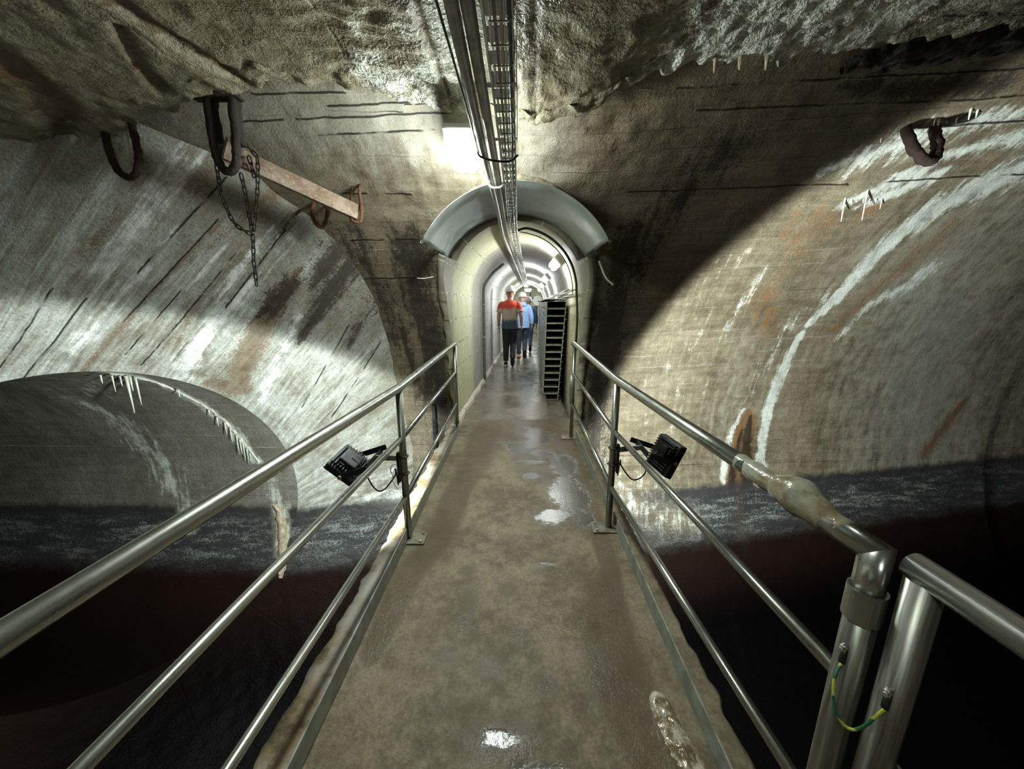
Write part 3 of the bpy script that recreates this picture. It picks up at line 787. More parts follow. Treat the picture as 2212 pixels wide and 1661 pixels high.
def collar():
    rng = []
    for a in np.linspace(-math.radians(64), math.radians(64), 70):
        r = SHR + .034; x = SHX + r * math.sin(a); z = SHZ + r * math.cos(a); y = barrel_y(x, z) - .004
        k = .030 * (1 + .25 * math.sin(a * 31) * math.sin(a * 13))
        rng.append([(x + k * math.cos(q) * math.sin(a), y + k * math.sin(q) * .8, z + k * math.cos(q) * math.cos(a)) for q in np.linspace(0, 2 * PI, 11)[:-1]])
    MB().loft(rng).build('trim_1', M['mortar'], None, 'structure')
M['mortar'] = simple('dark_rough_mortar', (.20, .175, .12), .8, 0, .5, 30, .8)
collar()

# thin drain hoses poking out beside the portal
def wire(name, label, cat, pts, r, mat, n=8, group=None, seg=8):
    mb = MB(); mb.tube(curve_pts(pts, seg), r, n)
    return tag(mb.build(name, mat), label, cat, group)
wire('drain_hose', 'short cream hose curling out right of the tunnel mouth', 'hose', [(.78, 3.72, 1.86), (.80, 3.66, 1.78), (.83, 3.62, 1.70), (.90, 3.60, 1.63)], .009, M['pvc_white'])
wire('drain_hose', 'thin pale wire end sticking out left of the tunnel mouth', 'hose', [(-.86, 3.78, 1.72), (-.93, 3.70, 1.70), (-.99, 3.66, 1.70)], .004, M['pvc_white'])

# ------------------------------------------------------------------ railings
def lin(tab, y):
    for (a, b), (c, d) in zip(tab, tab[1:]):
        if y <= c: return b + (d - b) * (y - a) / (c - a)
    return tab[-1][1]
LX = [(-.6, -.775), (.43, -.745), (2.03, -.69), (4.05, -.715)]
LZ = [(-.6, .955), (.43, .98), (2.03, .979), (4.05, 1.02)]
RX = [(-.6, .745), (.63, .695), (2.165, .60), (3.84, .59)]
RZ = [(.63, .98), (2.165, 1.0), (3.84, 1.045)]
def post_part(t, x, y, top, inward, r=.021, base=True):
    mb = MB(); mb.tube([(x, y, .008), (x, y, top)], r, 20)
    p = mb.build('post', M['post'], t)
    if base:
        mb = MB(); mb.bbox((x + inward * .035, y - .01, .006), (.15, .11, .010), .003)
        b = mb.build('base_plate', M['plate'], p)
        for dx, dy in ((.085, .035), (.085, -.045)):
            mb = MB(); mb.tube([(x + inward * dx, y + dy, .010), (x + inward * dx, y + dy, .020)], .009, 6)
            mb.build('bolt', M['bolt'], p)
    return p
def mitre_tube(p0, c, p1, r, n=24):
    """tube p0 -> c -> p1 with a mitred corner at c"""
    p0, c, p1 = V(p0), V(c), V(p1); t1 = (c - p0).normalized(); t2 = (p1 - c).normalized()
    nn = t1.cross(t2).normalized(); B1 = nn.cross(t1); B2 = nn.cross(t2)
    q = [(math.cos(2 * PI * k / n) * r, math.sin(2 * PI * k / n) * r) for k in range(n)]
    mid = [c + nn * a + B1 * b - t1 * (b * B1.dot(t2) / (1 + t1.dot(t2))) for a, b in q]
    mb = MB(); mb.loft([[p0 + nn * a + B1 * b for a, b in q], mid]); mb.loft([mid, [p1 + nn * a + B2 * b for a, b in q]])
    return mb
def rail_part(t, pts, r, name='rail'):
    mb = MB(); mb.tube(pts, r, 24); return mb.build(name, M['rail'], t)
def toe_part(t, x, y0, y1, n=1, h=.095):
    mb = MB()
    L = [(x(y0 + (y1 - y0) * k / 8), y0 + (y1 - y0) * k / 8) for k in range(9)]
    for (xa, ya), (xb, yb) in zip(L, L[1:]):
        mb.add([(xa, ya, .006), (xa + .006, ya, .006), (xa + .006, ya, h), (xa, ya, h), (xb, yb, .006), (xb + .006, yb, .006), (xb + .006, yb, h), (xb, yb, h)],
               [(0, 1, 5, 4), (1, 2, 6, 5), (2, 3, 7, 6), (3, 0, 4, 7), (0, 3, 2, 1), (4, 5, 6, 7)], False)
    return mb.build('toe_board', M['toe'], t)

def left_railing():
    t = thing('railing', 'long stainless steel tube railing along the left edge of the walkway', 'railing', (-.70, 2.0, 0))
    rail_part(t, [(lin(LX, y), y, lin(LZ, y)) for y in (-.6, .43, 2.03, 4.06)], .0245, 'handrail')
    for y in (0.02, 2.03, 4.05): post_part(t, lin(LX, y), y, lin(LZ, y) - .02, 1)
    for z0, z1 in ((.677, .70), (.295, .335)):
        zz = lambda y: z0 + (z1 - z0) * max(0, (y - 2.03) / 2.02)
        for a, b in ((-.55, .0), (.04, 2.01), (2.05, 4.06)):
            rail_part(t, [(lin(LX, a), a, zz(a)), (lin(LX, .43), .43, zz(.43)), (lin(LX, b), b, zz(b))] if a < .43 < b else [(lin(LX, a), a, zz(a)), (lin(LX, b), b, zz(b))], .0165)
    f = lambda y: -.692
    for a, b in ((-.5, 1.99), (2.06, 4.03)): toe_part(t, f, a, b)
    return t
left_railing()

def right_railing():
    t = thing('railing', 'stainless tube railing right of the walkway with a lime crust and collared end post', 'railing', (.62, 2.0, 0))
    rail_part(t, [(lin(RX, y), y, lin(RZ, y)) for y in (.80, 1.4, 2.165, 3.80)] + [(.575, 3.845, 1.046)], .0250, 'handrail')
    mitre_tube((lin(RX, .801), .801, lin(RZ, .801)), (.695, .63, .98), (.695, .63, .86), .0262).build('handrail_elbow', M['rail'], t)
    for y in (2.165, 3.84): post_part(t, lin(RX, y), y, lin(RZ, y) - .02, -1)
    post_part(t, .695, .63, .899, -1, .027, False)
    for z0, z1 in ((.675, .72), (.30, .385)):
        zz = lambda y: z0 + (z1 - z0) * max(0, (y - 2.165) / 1.675)
        for a, b in ((.645, 2.15), (2.18, 3.85)):
            rail_part(t, [(lin(RX, a), a, zz(a)), (lin(RX, b), b, zz(b))], .0165)
    rail_part(t, [(.575, 3.845, .72), (.565, 3.86, .55), (.575, 3.845, .385)], .012, 'end_loop')
    f = lambda y: .640
    for a, b in ((.2, 2.12), (2.2, 3.82)): toe_part(t, f, a, b)
    # collar round the thick post
    mb = MB()
    rings = [[V((.695 + r * math.cos(q), .63 + r * math.sin(q), z)) for q in np.linspace(0, 2 * PI, 33)[:-1]] for r, z in ((.0275, .900), (.0315, .900), (.0315, .832), (.0275, .832))]
    mb.loft(rings, False, False); mb.build('collar', M['rail'], t)
    # lime crust grown on the handrail
    mb = MB(); rng = []
    for k in range(25):
        u = k / 24; y = 1.04 - .36 * u; c = V((lin(RX, y), y, lin(RZ, y)))
        g = .0265 + .004 * math.sin(k * 1.7) * .4 + .020 * math.exp(-((u - .62) / .16) ** 2) + .003 * math.exp(-((u - .25) / .1) ** 2)
        if k in (0, 24): g = .0247
        dx = V((.0, 0, .012)) * math.exp(-((u - .62) / .18) ** 2)
        rng.append([c + dx + V((g * math.cos(q) * .92, 0, g * math.sin(q))) for q in np.linspace(0, 2 * PI, 21)[:-1]])
    mb.loft(rng)
    o = mb.build('lime_crust', M['crust'], t); o['label'] = 'knobbly pale lime crust on the handrail'
    return t
def crust_mat():
    b = NB('wet_lime_crust'); n = b.noise(b.pos, 28, 4, .7); n2 = b.noise(b.pos, 7, 3, .6)
    c = b.mix(b.sm(n2, .4, .6), (.42, .42, .33), (.27, .22, .13)); c = b.mix(b.sm(n, .5, .7, 0, .6), c, (.16, .11, .06))
    b.bump(n, .5, .006)
    return b.set(Base_Color=c, Roughness=.18, Coat_Weight=.5)
M['crust'] = crust_mat()
right_railing()

def near_railing():
    t = thing('railing', 'second stainless railing section beginning beside the collared post at lower right', 'railing', (.72, .3, 0))
    rail_part(t, [(.722, .590, .985), (.722, -.6, .985)], .0250, 'handrail')
    mb = MB(); mb.tube([(.722, .566, -.2), (.722, .566, .972)], .027, 20); mb.build('post', M['post'], t)
    rail_part(t, [(.735, .545, .56), (.745, -.6, .56)], .0165)
    return t
near_railing()

def lug_wire():
    t = thing('earth_wire', 'green and yellow earth wire looped between the two near right posts', 'wire', (.69, .58, .70))
    a, b = V((.669, .620, .770)), V((.696, .553, .745))
    mb = MB(); mb.tube(curve_pts([a + V((-.004, -.004, -.03)), (.640, .60, .71), (.640, .585, .655), (.655, .57, .63), (.672, .56, .645), b + V((-.006, -.006, -.035))], 8), .0029, 8)
    mb.build('wire', M['earth'], t)
    for c in (a, b):
        d = (c - V((.695 if c is a else .722,   .63 if c is a else .566, c.z))).normalized()
        mb = MB(); mb.tube([c + d * .0005, c + d * .012], .0070, 6); mb.tube([c + d * .012, c + d * .018], .0045, 8)
        mb.build('bolt', M['bolt'], t)
        mb = MB(); mb.tube([c + d * .004 + V((-.001, -.002, -.004)), c + d * .002 + V((-.004, -.004, -.034))], .006, 8)
        o = mb.build('cable_lug', M['black'], t)
    return t
def earth_mat():
    b = NB('green_yellow_sheath')
    w = b.n('ShaderNodeTexWave', wave_type='BANDS', bands_direction='DIAGONAL'); b.put(w.inputs['Vector'], b.pos); w.inputs['Scale'].default_value = 7
    return b.set(Base_Color=b.mix(b.sm(w.outputs['Fac'], .45, .6), (.015, .13, .05), (.50, .52, .07)), Roughness=.45)
M['earth'] = earth_mat()
lug_wire()

# ------------------------------------------------------------------ floodlights on brackets
def floodlight(label, ctr, nrm, post, sgn, power):
    ctr = V(ctr); n = V(nrm).normalized()
    ya = (V((0, 1, 0)) - n * n.y).normalized(); xa = ya.cross(n).normalized()     # local x across, y along, n = light direction
    Mx = Matrix((xa, ya, -n)).transposed()                                    # local z points backwards
    W = lambda x, y, z: ctr + Mx @ V((x, y, z))
    t = thing('floodlight', label, 'floodlight', ctr)
    mb = MB(); mb.bbox(ctr + Mx @ V((0, 0, .018)), (.225, .205, .036), .014, Mx)
    h = mb.build('housing', M['black'], t)
    for k in range(11):
        MB().box(ctr + Mx @ V((-.095 + .019 * k, 0, .046)), (.007, .185 - .004 * abs(k - 5), .026), Mx).build('cooling_fin', M['black'], t)
    mb = MB(); mb.bbox(ctr + Mx @ V((-.02 * sgn, -.01, .068)), (.11, .10, .036), .008, Mx); mb.build('driver_box', M['black'], t)
    mb = MB(); mb.box(ctr + Mx @ V((0, 0, -.002)), (.19, .17, .002), Mx); g = mb.build('glass', M['glass_on'], t)
    mb = MB()
    for a, b_, c, d in ((-.108, 0, .022, .205), (.108, 0, .022, .205)): mb.box(ctr + Mx @ V((a, b_, -.006)), (.010, .20, .014), Mx)
    for y in (-.097, .097): mb.box(ctr + Mx @ V((0, y, -.006)), (.206, .010, .014), Mx)
    mb.build('front_frame', M['black'], t)
    # U bracket swinging from pivots on the two short ends
    pv = [ctr + Mx @ V((0, s * .112, .02)) for s in (-1, 1)]
    dirn = (V((post[0], post[1], 0)) - V((ctr.x, ctr.y, 0))).normalized()
    dirn = V((-sgn * .93, .02, .30)).normalized()
    L = .155
    mb = MB()
    up = dirn.cross(V((0, 1, 0))).normalized()
    for p in pv:
        fr = Matrix((dirn, V((0, 1, 0)), up)).transposed()
        mb.box(p + dirn * L / 2, (L + .02, .005, .034), fr)
    q = [p + dirn * L for p in pv]
    mb.box((q[0] + q[1]) / 2, (.005, (q[1] - q[0]).length + .004, .034), Matrix((dirn, V((0, 1, 0)), up)).transposed())
    mb.build('bracket', M['black'], t)
    for p, s in zip(pv, (-1, 1)):
        mb = MB(); mb.tube([p + V((0, s * .002, 0)), p + V((0, s * .012, 0))], .012, 8); mb.build('pivot_bolt', M['bolt'], t)
    # arm from the bracket to the railing post
    mid = (q[0] + q[1]) / 2 + dirn * .004
    P0 = V((post[0] + sgn * .035, post[1] - .005, mid.z + .0))
    mb = MB(); dv = P0 - mid
    fx = dv.normalized(); fy = V((0, 0, 1)).cross(fx).normalized(); fz = fx.cross(fy)
    mb.box((mid + P0) / 2, (dv.length, .012, .030), Matrix((fx, fy, fz)).transposed())
    mb.build('mounting_arm', M['toe'], t)
    mb = MB(); mb.box(P0 + V((-sgn * .004, 0, -.06)), (.012, .03, .19)); mb.build('clamp_plate', M['dark_hollow'], t)
    for dz in (.01, -.10):
        mb = MB(); mb.torus([V((post[0] + .027 * math.cos(a), post[1] + .027 * math.sin(a), P0.z + dz)) for a in np.linspace(0, 2 * PI, 25)[:-1]], .0055, 6)
        mb.build('hose_clamp', M['dark_hollow'], t)
    a = ctr + Mx @ V((-.02 * sgn, -.01, .088))
    mb = MB(); mb.tube(curve_pts([a, a + V((-sgn * .05, -.0, -.06)), (ctr.x - sgn * .14, ctr.y - .01, ctr.z - .13), (post[0] + sgn * .13, post[1] - .02, ctr.z - .14), (post[0] + sgn * .055, post[1] - .02, ctr.z - .05),
                                  (post[0] + sgn * .04, post[1] - .035, P0.z - .06), (post[0] + sgn * .03, post[1] - .035, P0.z - .16)], 8), .0045, 8)
    mb.build('cord', M['rubber'], t)
    mb = MB(); mb.box(ctr + Mx @ V((sgn * -.045, -.06, .062)), (.035, .014, .002), Mx); mb.build('sticker', M['label_white'], t)
    ld = bpy.data.lights.new('floodlight_beam', 'SPOT'); ld.energy = power; ld.color = COOL
    ld.spot_size = math.radians(142); ld.spot_blend = .12; ld.shadow_soft_size = .07
    lo = bpy.data.objects.new('floodlight_beam', ld); C.objects.link(lo)
    lo.parent = t; lo.location = n * .07
    lo.rotation_euler = n.to_track_quat('-Z', 'Y').to_euler()
    return t
floodlight('black finned floodlight clamped outside the left railing', (-1.02, 2.03, .485), (-.62, .28, -.73), (-.69, 2.03), -1, 185)
floodlight('black finned floodlight clamped outside the right railing', (.955, 2.20, .50), (.89, .285, -.36), (.60, 2.165), 1, 420)
wire('wire_coil', 'thin coiled wire tied to the left railing post by its floodlight', 'wire',
     [(-.735 + .022 * math.cos(a), 1.985, .50 + .028 * math.sin(a) - .002 * a) for a in np.linspace(0, 14, 40)] + [(-.75, 1.985, .42), (-.72, 1.99, .36)], .0018, M['tray'], 6, None, 2)

# ------------------------------------------------------------------ cable run under the ceiling
def along(x, z, y0=-.7, y1=18.6, n=60, wob=.0, ph=0.0):
    pts = []
    for k in range(n + 1):
        y = y0 + (y1 - y0) * k / n
        zz = z if y < 4 else z - .045 * min(1, (y - 4) / .8)
        pts.append((x + tx(y) + wob * math.sin(y * 2.3 + ph), y, zz + wob * .7 * math.sin(y * 3.1 + ph)))
    return pts
def lengthwise(name, label, cat, x, z, r, mat, group=None, wob=.004, ph=0, y0=-.7, y1=18.6, n=70):
    mb = MB(); mb.tube(along(x, z, y0, y1, n, wob, ph), r, 10)
    return tag(mb.build(name, mat), label, cat, group)
lengthwise('conduit', 'thick grey conduit, left one of the pair beside the bulkhead lamp', 'conduit', -.200, 2.305, .0215, M['pvc'], 'conduits under the ceiling', .003)
lengthwise('conduit', 'thick grey conduit, right one of the pair above the walkway', 'conduit', -.150, 2.312, .0225, M['pvc'], 'conduits under the ceiling', .003, 1)
CG = 'thin cables of the ceiling run'
lengthwise('cable', 'thin cable hanging by ties between the conduits and the wire tray', 'cable', -.105, 2.285, .0050, M['tray'], CG, .004, 2)
lengthwise('cable', 'thin black cable outermost on the left of the ceiling run', 'cable', -.238, 2.30, .0045, M['rubber'], CG, .006, 3, -.7, 2.35, 24)
lengthwise('cable', 'pale cable lying along the left side of the wire tray', 'cable', -.078, 2.293, .0055, M['pvc'], CG, .004, 4)
lengthwise('cable', 'dark cable lying along the right side of the wire tray', 'cable', -.035, 2.293, .0060, M['rubber'], CG, .003, 5)
lengthwise('cable', 'cream cable along the middle of the wire tray', 'cable', -.057, 2.292, .0055, M['pvc_white'], CG, .003, 6)
def wire_tray():
    t = thing('cable_tray', 'steel wire cable tray hanging under the ceiling along the walkway', 'cable tray', (-.06, 2, 2.28))
    for x, z in ((-.088, 2.281), (-.046, 2.281), (-.022, 2.290), (-.022, 2.318)):
        mb = MB(); mb.tube(along(x, z, -.7, 18.6, 60), .0028, 6); mb.build('side_wire', M['tray'], t)
    path = []; y = -.7; k = 0
    while y < 13:
        o = tx(y); dz = -.045 * min(1, max(0, (y - 4) / .8))
        row = [(-.092 + o, y, 2.278 + dz), (-.034 + o, y, 2.278 + dz), (-.024 + o, y, 2.285 + dz), (-.020 + o, y, 2.298 + dz), (-.020 + o, y, 2.322 + dz)]
        path += row if k % 2 == 0 else row[::-1]
        y += .105; k += 1
    mb = MB(); mb.tube(path, .0026, 5)
    mb.build('wire_mesh', M['tray'], t)
    for y in (.1, .9, 1.75, 2.26):
        mb = MB(); mb.box((-.127, y, 2.345), (.232, .03, .004)); mb.box((-.012, y, 2.47), (.004, .03, .27)); mb.box((-.242, y, 2.47), (.004, .03, .27))
        mb.build('hanger', M['tray'], t)
    return t
wire_tray()
def ladder():
    t = thing('cable_ladder', 'dark perforated cable ladder above the thin cables', 'cable ladder', (-.1, 1, 2.4))
    for y0, y1 in ((-.7, 4.0),):
        for x in (-.118, -.028): MB().box((x, (y0 + y1) / 2, 2.374), (.004, y1 - y0, .028)).build('side_rail', M['dark_hollow'], t)
    y = -.6
    while y < 3.95:
        mb = MB(); mb.box((-.073, y, 2.386), (.084, .075, .004)); y += .125
        mb.build('rung', M['galv'], t)
    return t
ladder()

def cover_rings(w, h, L, hump=.25, end=.25):
    """twin-hump lamp cover, along +Y, hanging down from z=0"""
    rings = []
    for y, s in ((0, .55), (.02, .86), (.06, 1), (L - .07, 1), (L - .025, .86), (L, .55)):
        ring = []
        for k in range(25):
            a = PI * k / 24; x = -math.cos(a)
            z = -math.sin(a) ** .55 * (1 - hump * math.exp(-(x / .22) ** 2))
            ring.append(V((x * w / 2 * (.9 + .1 * s), y, z * h * s)))
        ring += [V((w / 2 * (.9 + .1 * s), y, .002)), V((-w / 2 * (.9 + .1 * s), y, .002))]
        rings.append(ring)
    return rings
def bulkhead(label, loc, rot, w, h, L, emat, group=None, cord=None, name='bulkhead_lamp'):
    loc = V(loc)
    t = thing(name, label, 'lamp', loc, group)
    R = rot
    mb = MB(); mb.loft([[loc + R @ p for p in r] for r in cover_rings(w, h, L)])
    mb.build('cover', emat, t)
    mb = MB(); mb.bbox(loc + R @ V((0, L / 2, .022)), (w * 1.06, L * 1.03, .036), .01, R); mb.build('housing', M['white_plastic'], t)
    for y in (.12, L - .12):
        for s in (-1, 1): MB().box(loc + R @ V((s * w * .54, y, .0)), (.006, .03, .03), R).build('clip', M['bolt'], t)
    for y in (.1, L - .1): MB().box(loc + R @ V((0, y, .05)), (.05, .03, .02), R).build('mounting_foot', M['galv'], t)
    if cord:
        mb = MB(); mb.tube(curve_pts(cord, 10), .007, 8); mb.build('cord', M['pvc_white'], t)
    return t
RT = Matrix.Rotation(math.radians(-8), 3, 'Z') @ Matrix.Rotation(math.radians(0), 3, 'X') @ Matrix.Rotation(math.radians(0), 3, 'Y')
RT = Matrix.Rotation(math.radians(4), 3, 'Z')
bulkhead('bright twin-tube bulkhead lamp left of the ceiling cable run', (-.345, 2.36, 2.43), RT, .19, .085, .50, M['lamp_on'], None,
         [(-.30, 2.86, 2.41), (-.26, 2.84, 2.35), (-.20, 2.80, 2.262), (-.14, 2.78, 2.25), (-.11, 2.75, 2.258), (-.099, 2.72, 2.262)])
bulkhead('unseen fill lamp added behind the viewpoint, shaped like the bulkhead lamp', (-.345, -.55, 2.43), RT, .19, .085, .50, M['fill_lamp'])  # added out of view to brighten the foreground
wire('cable', 'dark cable crossing under the ceiling run above the bulkhead lamp', 'cable', [(-.238, 2.30, 2.298), (-.225, 2.33, 2.285), (-.16, 2.34, 2.268), (-.09, 2.345, 2.262), (-.045, 2.33, 2.262), (-.008, 2.30, 2.28)], .006, M['rubber'], 8, CG)

# lamps along the right of the tunnel arch
for i, (y, d, txt) in enumerate(((5.25, 31, 'bright tunnel lamp nearest the portal on the right of the arch'), (8.6, 33, 'second bright tunnel lamp along the right of the arch'),
                                 (11.6, 33, 'third bright tunnel lamp along the right of the arch'), (15.0, 33, 'fourth and most distant lamp along the right of the tunnel arch'))):
    a = math.radians(d + 8); r = TW - .085
    c = V((TXC + tx(y) + r * math.cos(a), y, TZ + r * math.sin(a)))
    R = Matrix.Rotation(math.radians(90) - a, 3, 'Y') 
    bulkhead(txt, c, R, .13, .06, .62, M['tunnel_on'], 'lamps on the tunnel arch', None, 'tunnel_lamp')
c = V((TXC + tx(17.6), 17.6, 2.15))
bulkhead('round-looking lamp hanging at the far end of the tunnel', c, Matrix.Identity(3), .3, .12, .3, M['tunnel_on'], 'lamps on the tunnel arch', None, 'tunnel_lamp')

# pipe with a bend on the left tunnel wall
def pipe_left():
    t = thing('conduit', 'grey green conduit climbing the left tunnel wall and bending over the arch', 'conduit', (-.65, 6.85, 0), 'conduits in the tunnel')
    y = 6.85; pts = []
    for z in (.02, .5, 1.0, 1.5): pts.append((TXC - TW + .048 + tx(y), y, z))
    for d in (172, 163): pts.append((TXC + (TW - .048) * math.cos(math.radians(d)) + tx(y), y, TZ + (TW - .048) * math.sin(math.radians(d))))
    for d, yy in ((150, 7.0), (140, 7.1), (130, 7.2), (122, 7.15)):
        pts.append((TXC + (TW - .06) * math.cos(math.radians(d)) + tx(yy), yy, TZ + (TW - .06) * math.sin(math.radians(d))))
    mb = MB(); mb.tube(curve_pts(pts, 5), .026, 12); mb.build('pipe', M['pipe'], t)
    for z in (.85, 1.45):
        mb = MB(); mb.torus([V((TXC - TW + .048 + tx(y) + .031 * math.cos(a), y + .031 * math.sin(a), z)) for a in np.linspace(0, 2 * PI, 17)[:-1]], .007, 6); mb.build('pipe_clip', M['galv'], t)
pipe_left()

# black cable bundle hugging the right of the portal arch, then running on
def arch_pts(y, r, degs): return [(TXC + r * math.cos(math.radians(d)), y, TZ + r * math.sin(math.radians(d))) for d in degs]
BG = 'cables looping round the portal arch'
for k, (r, rad, mat, lb) in enumerate(((.705, .014, 'rubber', 'thick black cable looping round the right of the portal arch'), (.715, .007, 'pvc_white', 'pale cable looping beside the thick black one on the portal arch'),
                                       (.672, .006, 'rubber', 'thin black cable slung innermost round the portal arch'))):
    y = 4.42 + .05 * k
    p = [(-.005 + .012 * k, 4.35 + .05 * k, 2.262), ] + arch_pts(y, r, (80, 66, 52, 38, 24, 10, 0)) 
    if k == 0:
        p += [(TXC + .722, 4.40, 1.3), (TXC + .722, 4.42, 1.0), (TXC + .722, 4.5, .6), (TXC + .722, 4.52, .2)]
    else:
        p += [(TXC + r, y + .05, TZ - .01 - .01 * k), (TXC + r - .02 + tx(5), 5.0, TZ - .03), (TXC + r - .03 + tx(7), 7, TZ - .045), (TXC + r - .03 + tx(12), 12, TZ - .045)]
    wire('cable', lb, 'cable', p, rad, M[mat], 8, BG)
def side_tray():
    t = thing('cable_tray', 'cable tray on the right tunnel wall above the duct stack', 'cable tray', (.6, 6, 1.6))
    for x in (.60, .70):
        MB().tube([(x - .01 + tx(y), y, 1.625) for y in np.linspace(4.5, 13, 12)], .008, 6).build('side_rail', M['galv'], t)
    y = 4.55
    while y < 13:
        MB().box((.64 + tx(y), y, 1.625), (.1, .02, .006)).build('rung', M['galv'], t); y += .25
side_tray()

# ------------------------------------------------------------------ stack of long steel cable ducts on the right of the tunnel
ORD = ['lowest', 'second from the bottom', 'third from the bottom', 'fourth from the bottom', 'fifth from the bottom', 'sixth from the bottom', 'seventh from the bottom', 'seventh from the top', 'sixth from the top',
       'fifth from the top', 'fourth from the top', 'third from the top', 'second from the top', 'topmost']
for k in range(14):
    z = -.085 + .1135 * k; w = .245 + .004 * k; x0 = .405 + .0026 * k; h = .104
    t = thing('cable_duct', 'open-ended steel cable duct, %s of the stack in the tunnel' % ORD[k], 'cable duct', (x0, 5.8, z), 'stacked ducts in the tunnel')
    y0, y1 = 5.80, 12.6
    def q(x, y, zz): return (x + tx(y) - tx(5.8), y, zz)
    mb = MB(); th = .006
    for xa, xb, za, zb in ((x0, x0 + w, z, z + th), (x0, x0 + w, z + h - th, z + h), (x0, x0 + th, z + th, z + h - th), (x0 + w - th, x0 + w, z + th, z + h - th)):
        vs = [q(x, y, zz) for y in (y0, y1) for x in (xa, xb) for zz in (za, zb)]
        mb.add(vs, [(0, 1, 3, 2), (4, 6, 7, 5), (0, 4, 5, 1), (2, 3, 7, 6), (0, 2, 6, 4), (1, 5, 7, 3)], False)
    mb.build('duct', M['duct'] if 'duct' in M else M['galv'], t)
    mb = MB()
    for xa, xb, za, zb in ((x0 - .006, x0 + w + .006, z - .002, z + .005), (x0 - .006, x0 + w + .006, z + h - .005, z + h + .002), (x0 - .004, x0 + .007, z, z + h), (x0 + w - .007, x0 + w + .004, z, z + h)):
        mb.box(((xa + xb) / 2, y0 - .006, (za + zb) / 2), (xb - xa, .014, zb - za))
    o = mb.build('end_frame', M['frame_cream'] if 'frame_cream' in M else M['white_plastic'], t)
    mb = MB(); mb.add([q(x0 + th, 12.5, z + th), q(x0 + w - th, 12.5, z + th), q(x0 + w - th, 12.5, z + h - th), q(x0 + th, 12.5, z + h - th)], [(0, 1, 2, 3)], False)
    mb.build('end_plate', M['dark_hollow'], t)  # dark sheet closing the duct, stands in for the shade inside
    for y in (5.9, 7.4, 8.9, 10.4):
        mb = MB()
        mb.box(q(x0 - .012, y, z + .02), (.010, .35, .03)); mb.box(q(x0 + w + .022, y, z + h / 2), (.035, .03, .012))
        mb.build('bracket', M['galv'], t)
mb = MB(); mb.add([(.42 + tx(y) - tx(5.8), y, zz) for y in (5.6, 12.6) for zz in (1.525, 1.535)] + [(.72 + tx(y) - tx(5.8), y, zz) for y in (5.6, 12.6) for zz in (1.525, 1.535)],
                  [(0, 1, 3, 2), (4, 6, 7, 5), (0, 4, 5, 1), (2, 3, 7, 6), (0, 2, 6, 4), (1, 5, 7, 3)], False)
tag(mb.build('cover_plate', M['galv']), 'long flat steel plate lying on top of the duct stack', 'plate')

# ------------------------------------------------------------------ far end of the tunnel: cable drum and black box
def drum():
    c = V((.86, 17.0, 1.62))
    t = thing('cable_drum', 'pale round cable drum on the far tunnel wall', 'cable drum', c)
    for dy in (-.09, .09):
        mb = MB(); mb.tube([c + V((0, dy - .012, 0)), c + V((0, dy + .012, 0))], .215, 32); mb.build('flange', M['white_plastic'], t)
    mb = MB(); mb.tube([c + V((0, -.08, 0)), c + V((0, .08, 0))], .13, 24); mb.build('core', M['pvc'], t)
    mb = MB(); mb.tube([c + V((.04, -.14, -.02)), c + V((.04, -.10, -.02))], .025, 12); mb.build('hub', M['black'], t)
    mb = MB(); mb.box(c + V((0, 1.52, .0)), (.05, 2.8, .05)); mb.build('wall_mount', M['dark_hollow'], t)
drum()
t = thing('control_box', 'black box under the cable drum at the tunnel end', 'box', (.72, 17.2, 1.0))
mb = MB(); mb.bbox((.72, 17.2, 1.16), (.30, .22, .42), .015); mb.build('case', M['black'], t)
mb = MB(); mb.box((.73, 17.085, 1.2), (.09, .004, .04)); mb.build('sticker', M['label_white'], t)
mb = MB(); mb.box((.72, 18.68, 1.16), (.06, 2.72, .06)); mb.build('wall_mount', M['dark_hollow'], t)
wire('conduit', 'black pipe elbow on the end wall left of the drum', 'conduit', [(.62, 19.95, 2.2), (.62, 19.95, 1.9), (.62, 19.95, 1.80), (.75, 19.95, 1.78), (1.2, 19.95, 1.78)], .025, M['black'], 8, 'conduits in the tunnel')

# ------------------------------------------------------------------ hooks, beam, chains
def ubolt(pts, r, mat, name, label, cat='hook', jit=.18, n=10, group=None, seg=6):
    mb = MB(); mb.tube(curve_pts(pts, seg), r, n, True, jit)
    return tag(mb.build(name, mat), label, cat, group)
def hook_thing(label, bars, mat, loc):
    t = thing('ceiling_hook', label, 'hook', loc)
    for pts, r in bars:
        mb = MB(); mb.tube(curve_pts(pts, 6), r, 10, True, .16); mb.build('bar', mat, t)
    return t
ubolt([(-2.765, 2.70, 2.70), (-2.775, 2.69, 2.52), (-2.765, 2.69, 2.42), (-2.73, 2.69, 2.33), (-2.655, 2.69, 2.30), (-2.59, 2.69, 2.37), (-2.575, 2.69, 2.52), (-2.60, 2.70, 2.72)],
      .022, M['rust'], 'ceiling_hook', 'thick rusty U-shaped hook leftmost under the broken ceiling lip')
hook_thing('heavy blackened double hook carrying the chains and the rusty beam',
           [([(-1.945, 2.57, 2.78), (-1.955, 2.57, 2.6), (-1.955, 2.57, 2.42), (-1.93, 2.57, 2.325), (-1.885, 2.57, 2.29), (-1.835, 2.57, 2.33), (-1.815, 2.57, 2.42), (-1.80, 2.57, 2.6), (-1.80, 2.57, 2.78)], .025),
            ([(-1.955, 2.615, 2.78), (-1.962, 2.615, 2.62), (-1.96, 2.615, 2.46)], .032), ([(-1.808, 2.615, 2.78), (-1.815, 2.615, 2.62), (-1.82, 2.615, 2.46)], .034)], M['chain'], (-1.88, 2.6, 2.75))
mb = MB(); mb.bbox((-1.90, 2.56, 2.715), (.30, .12, .014), .004)
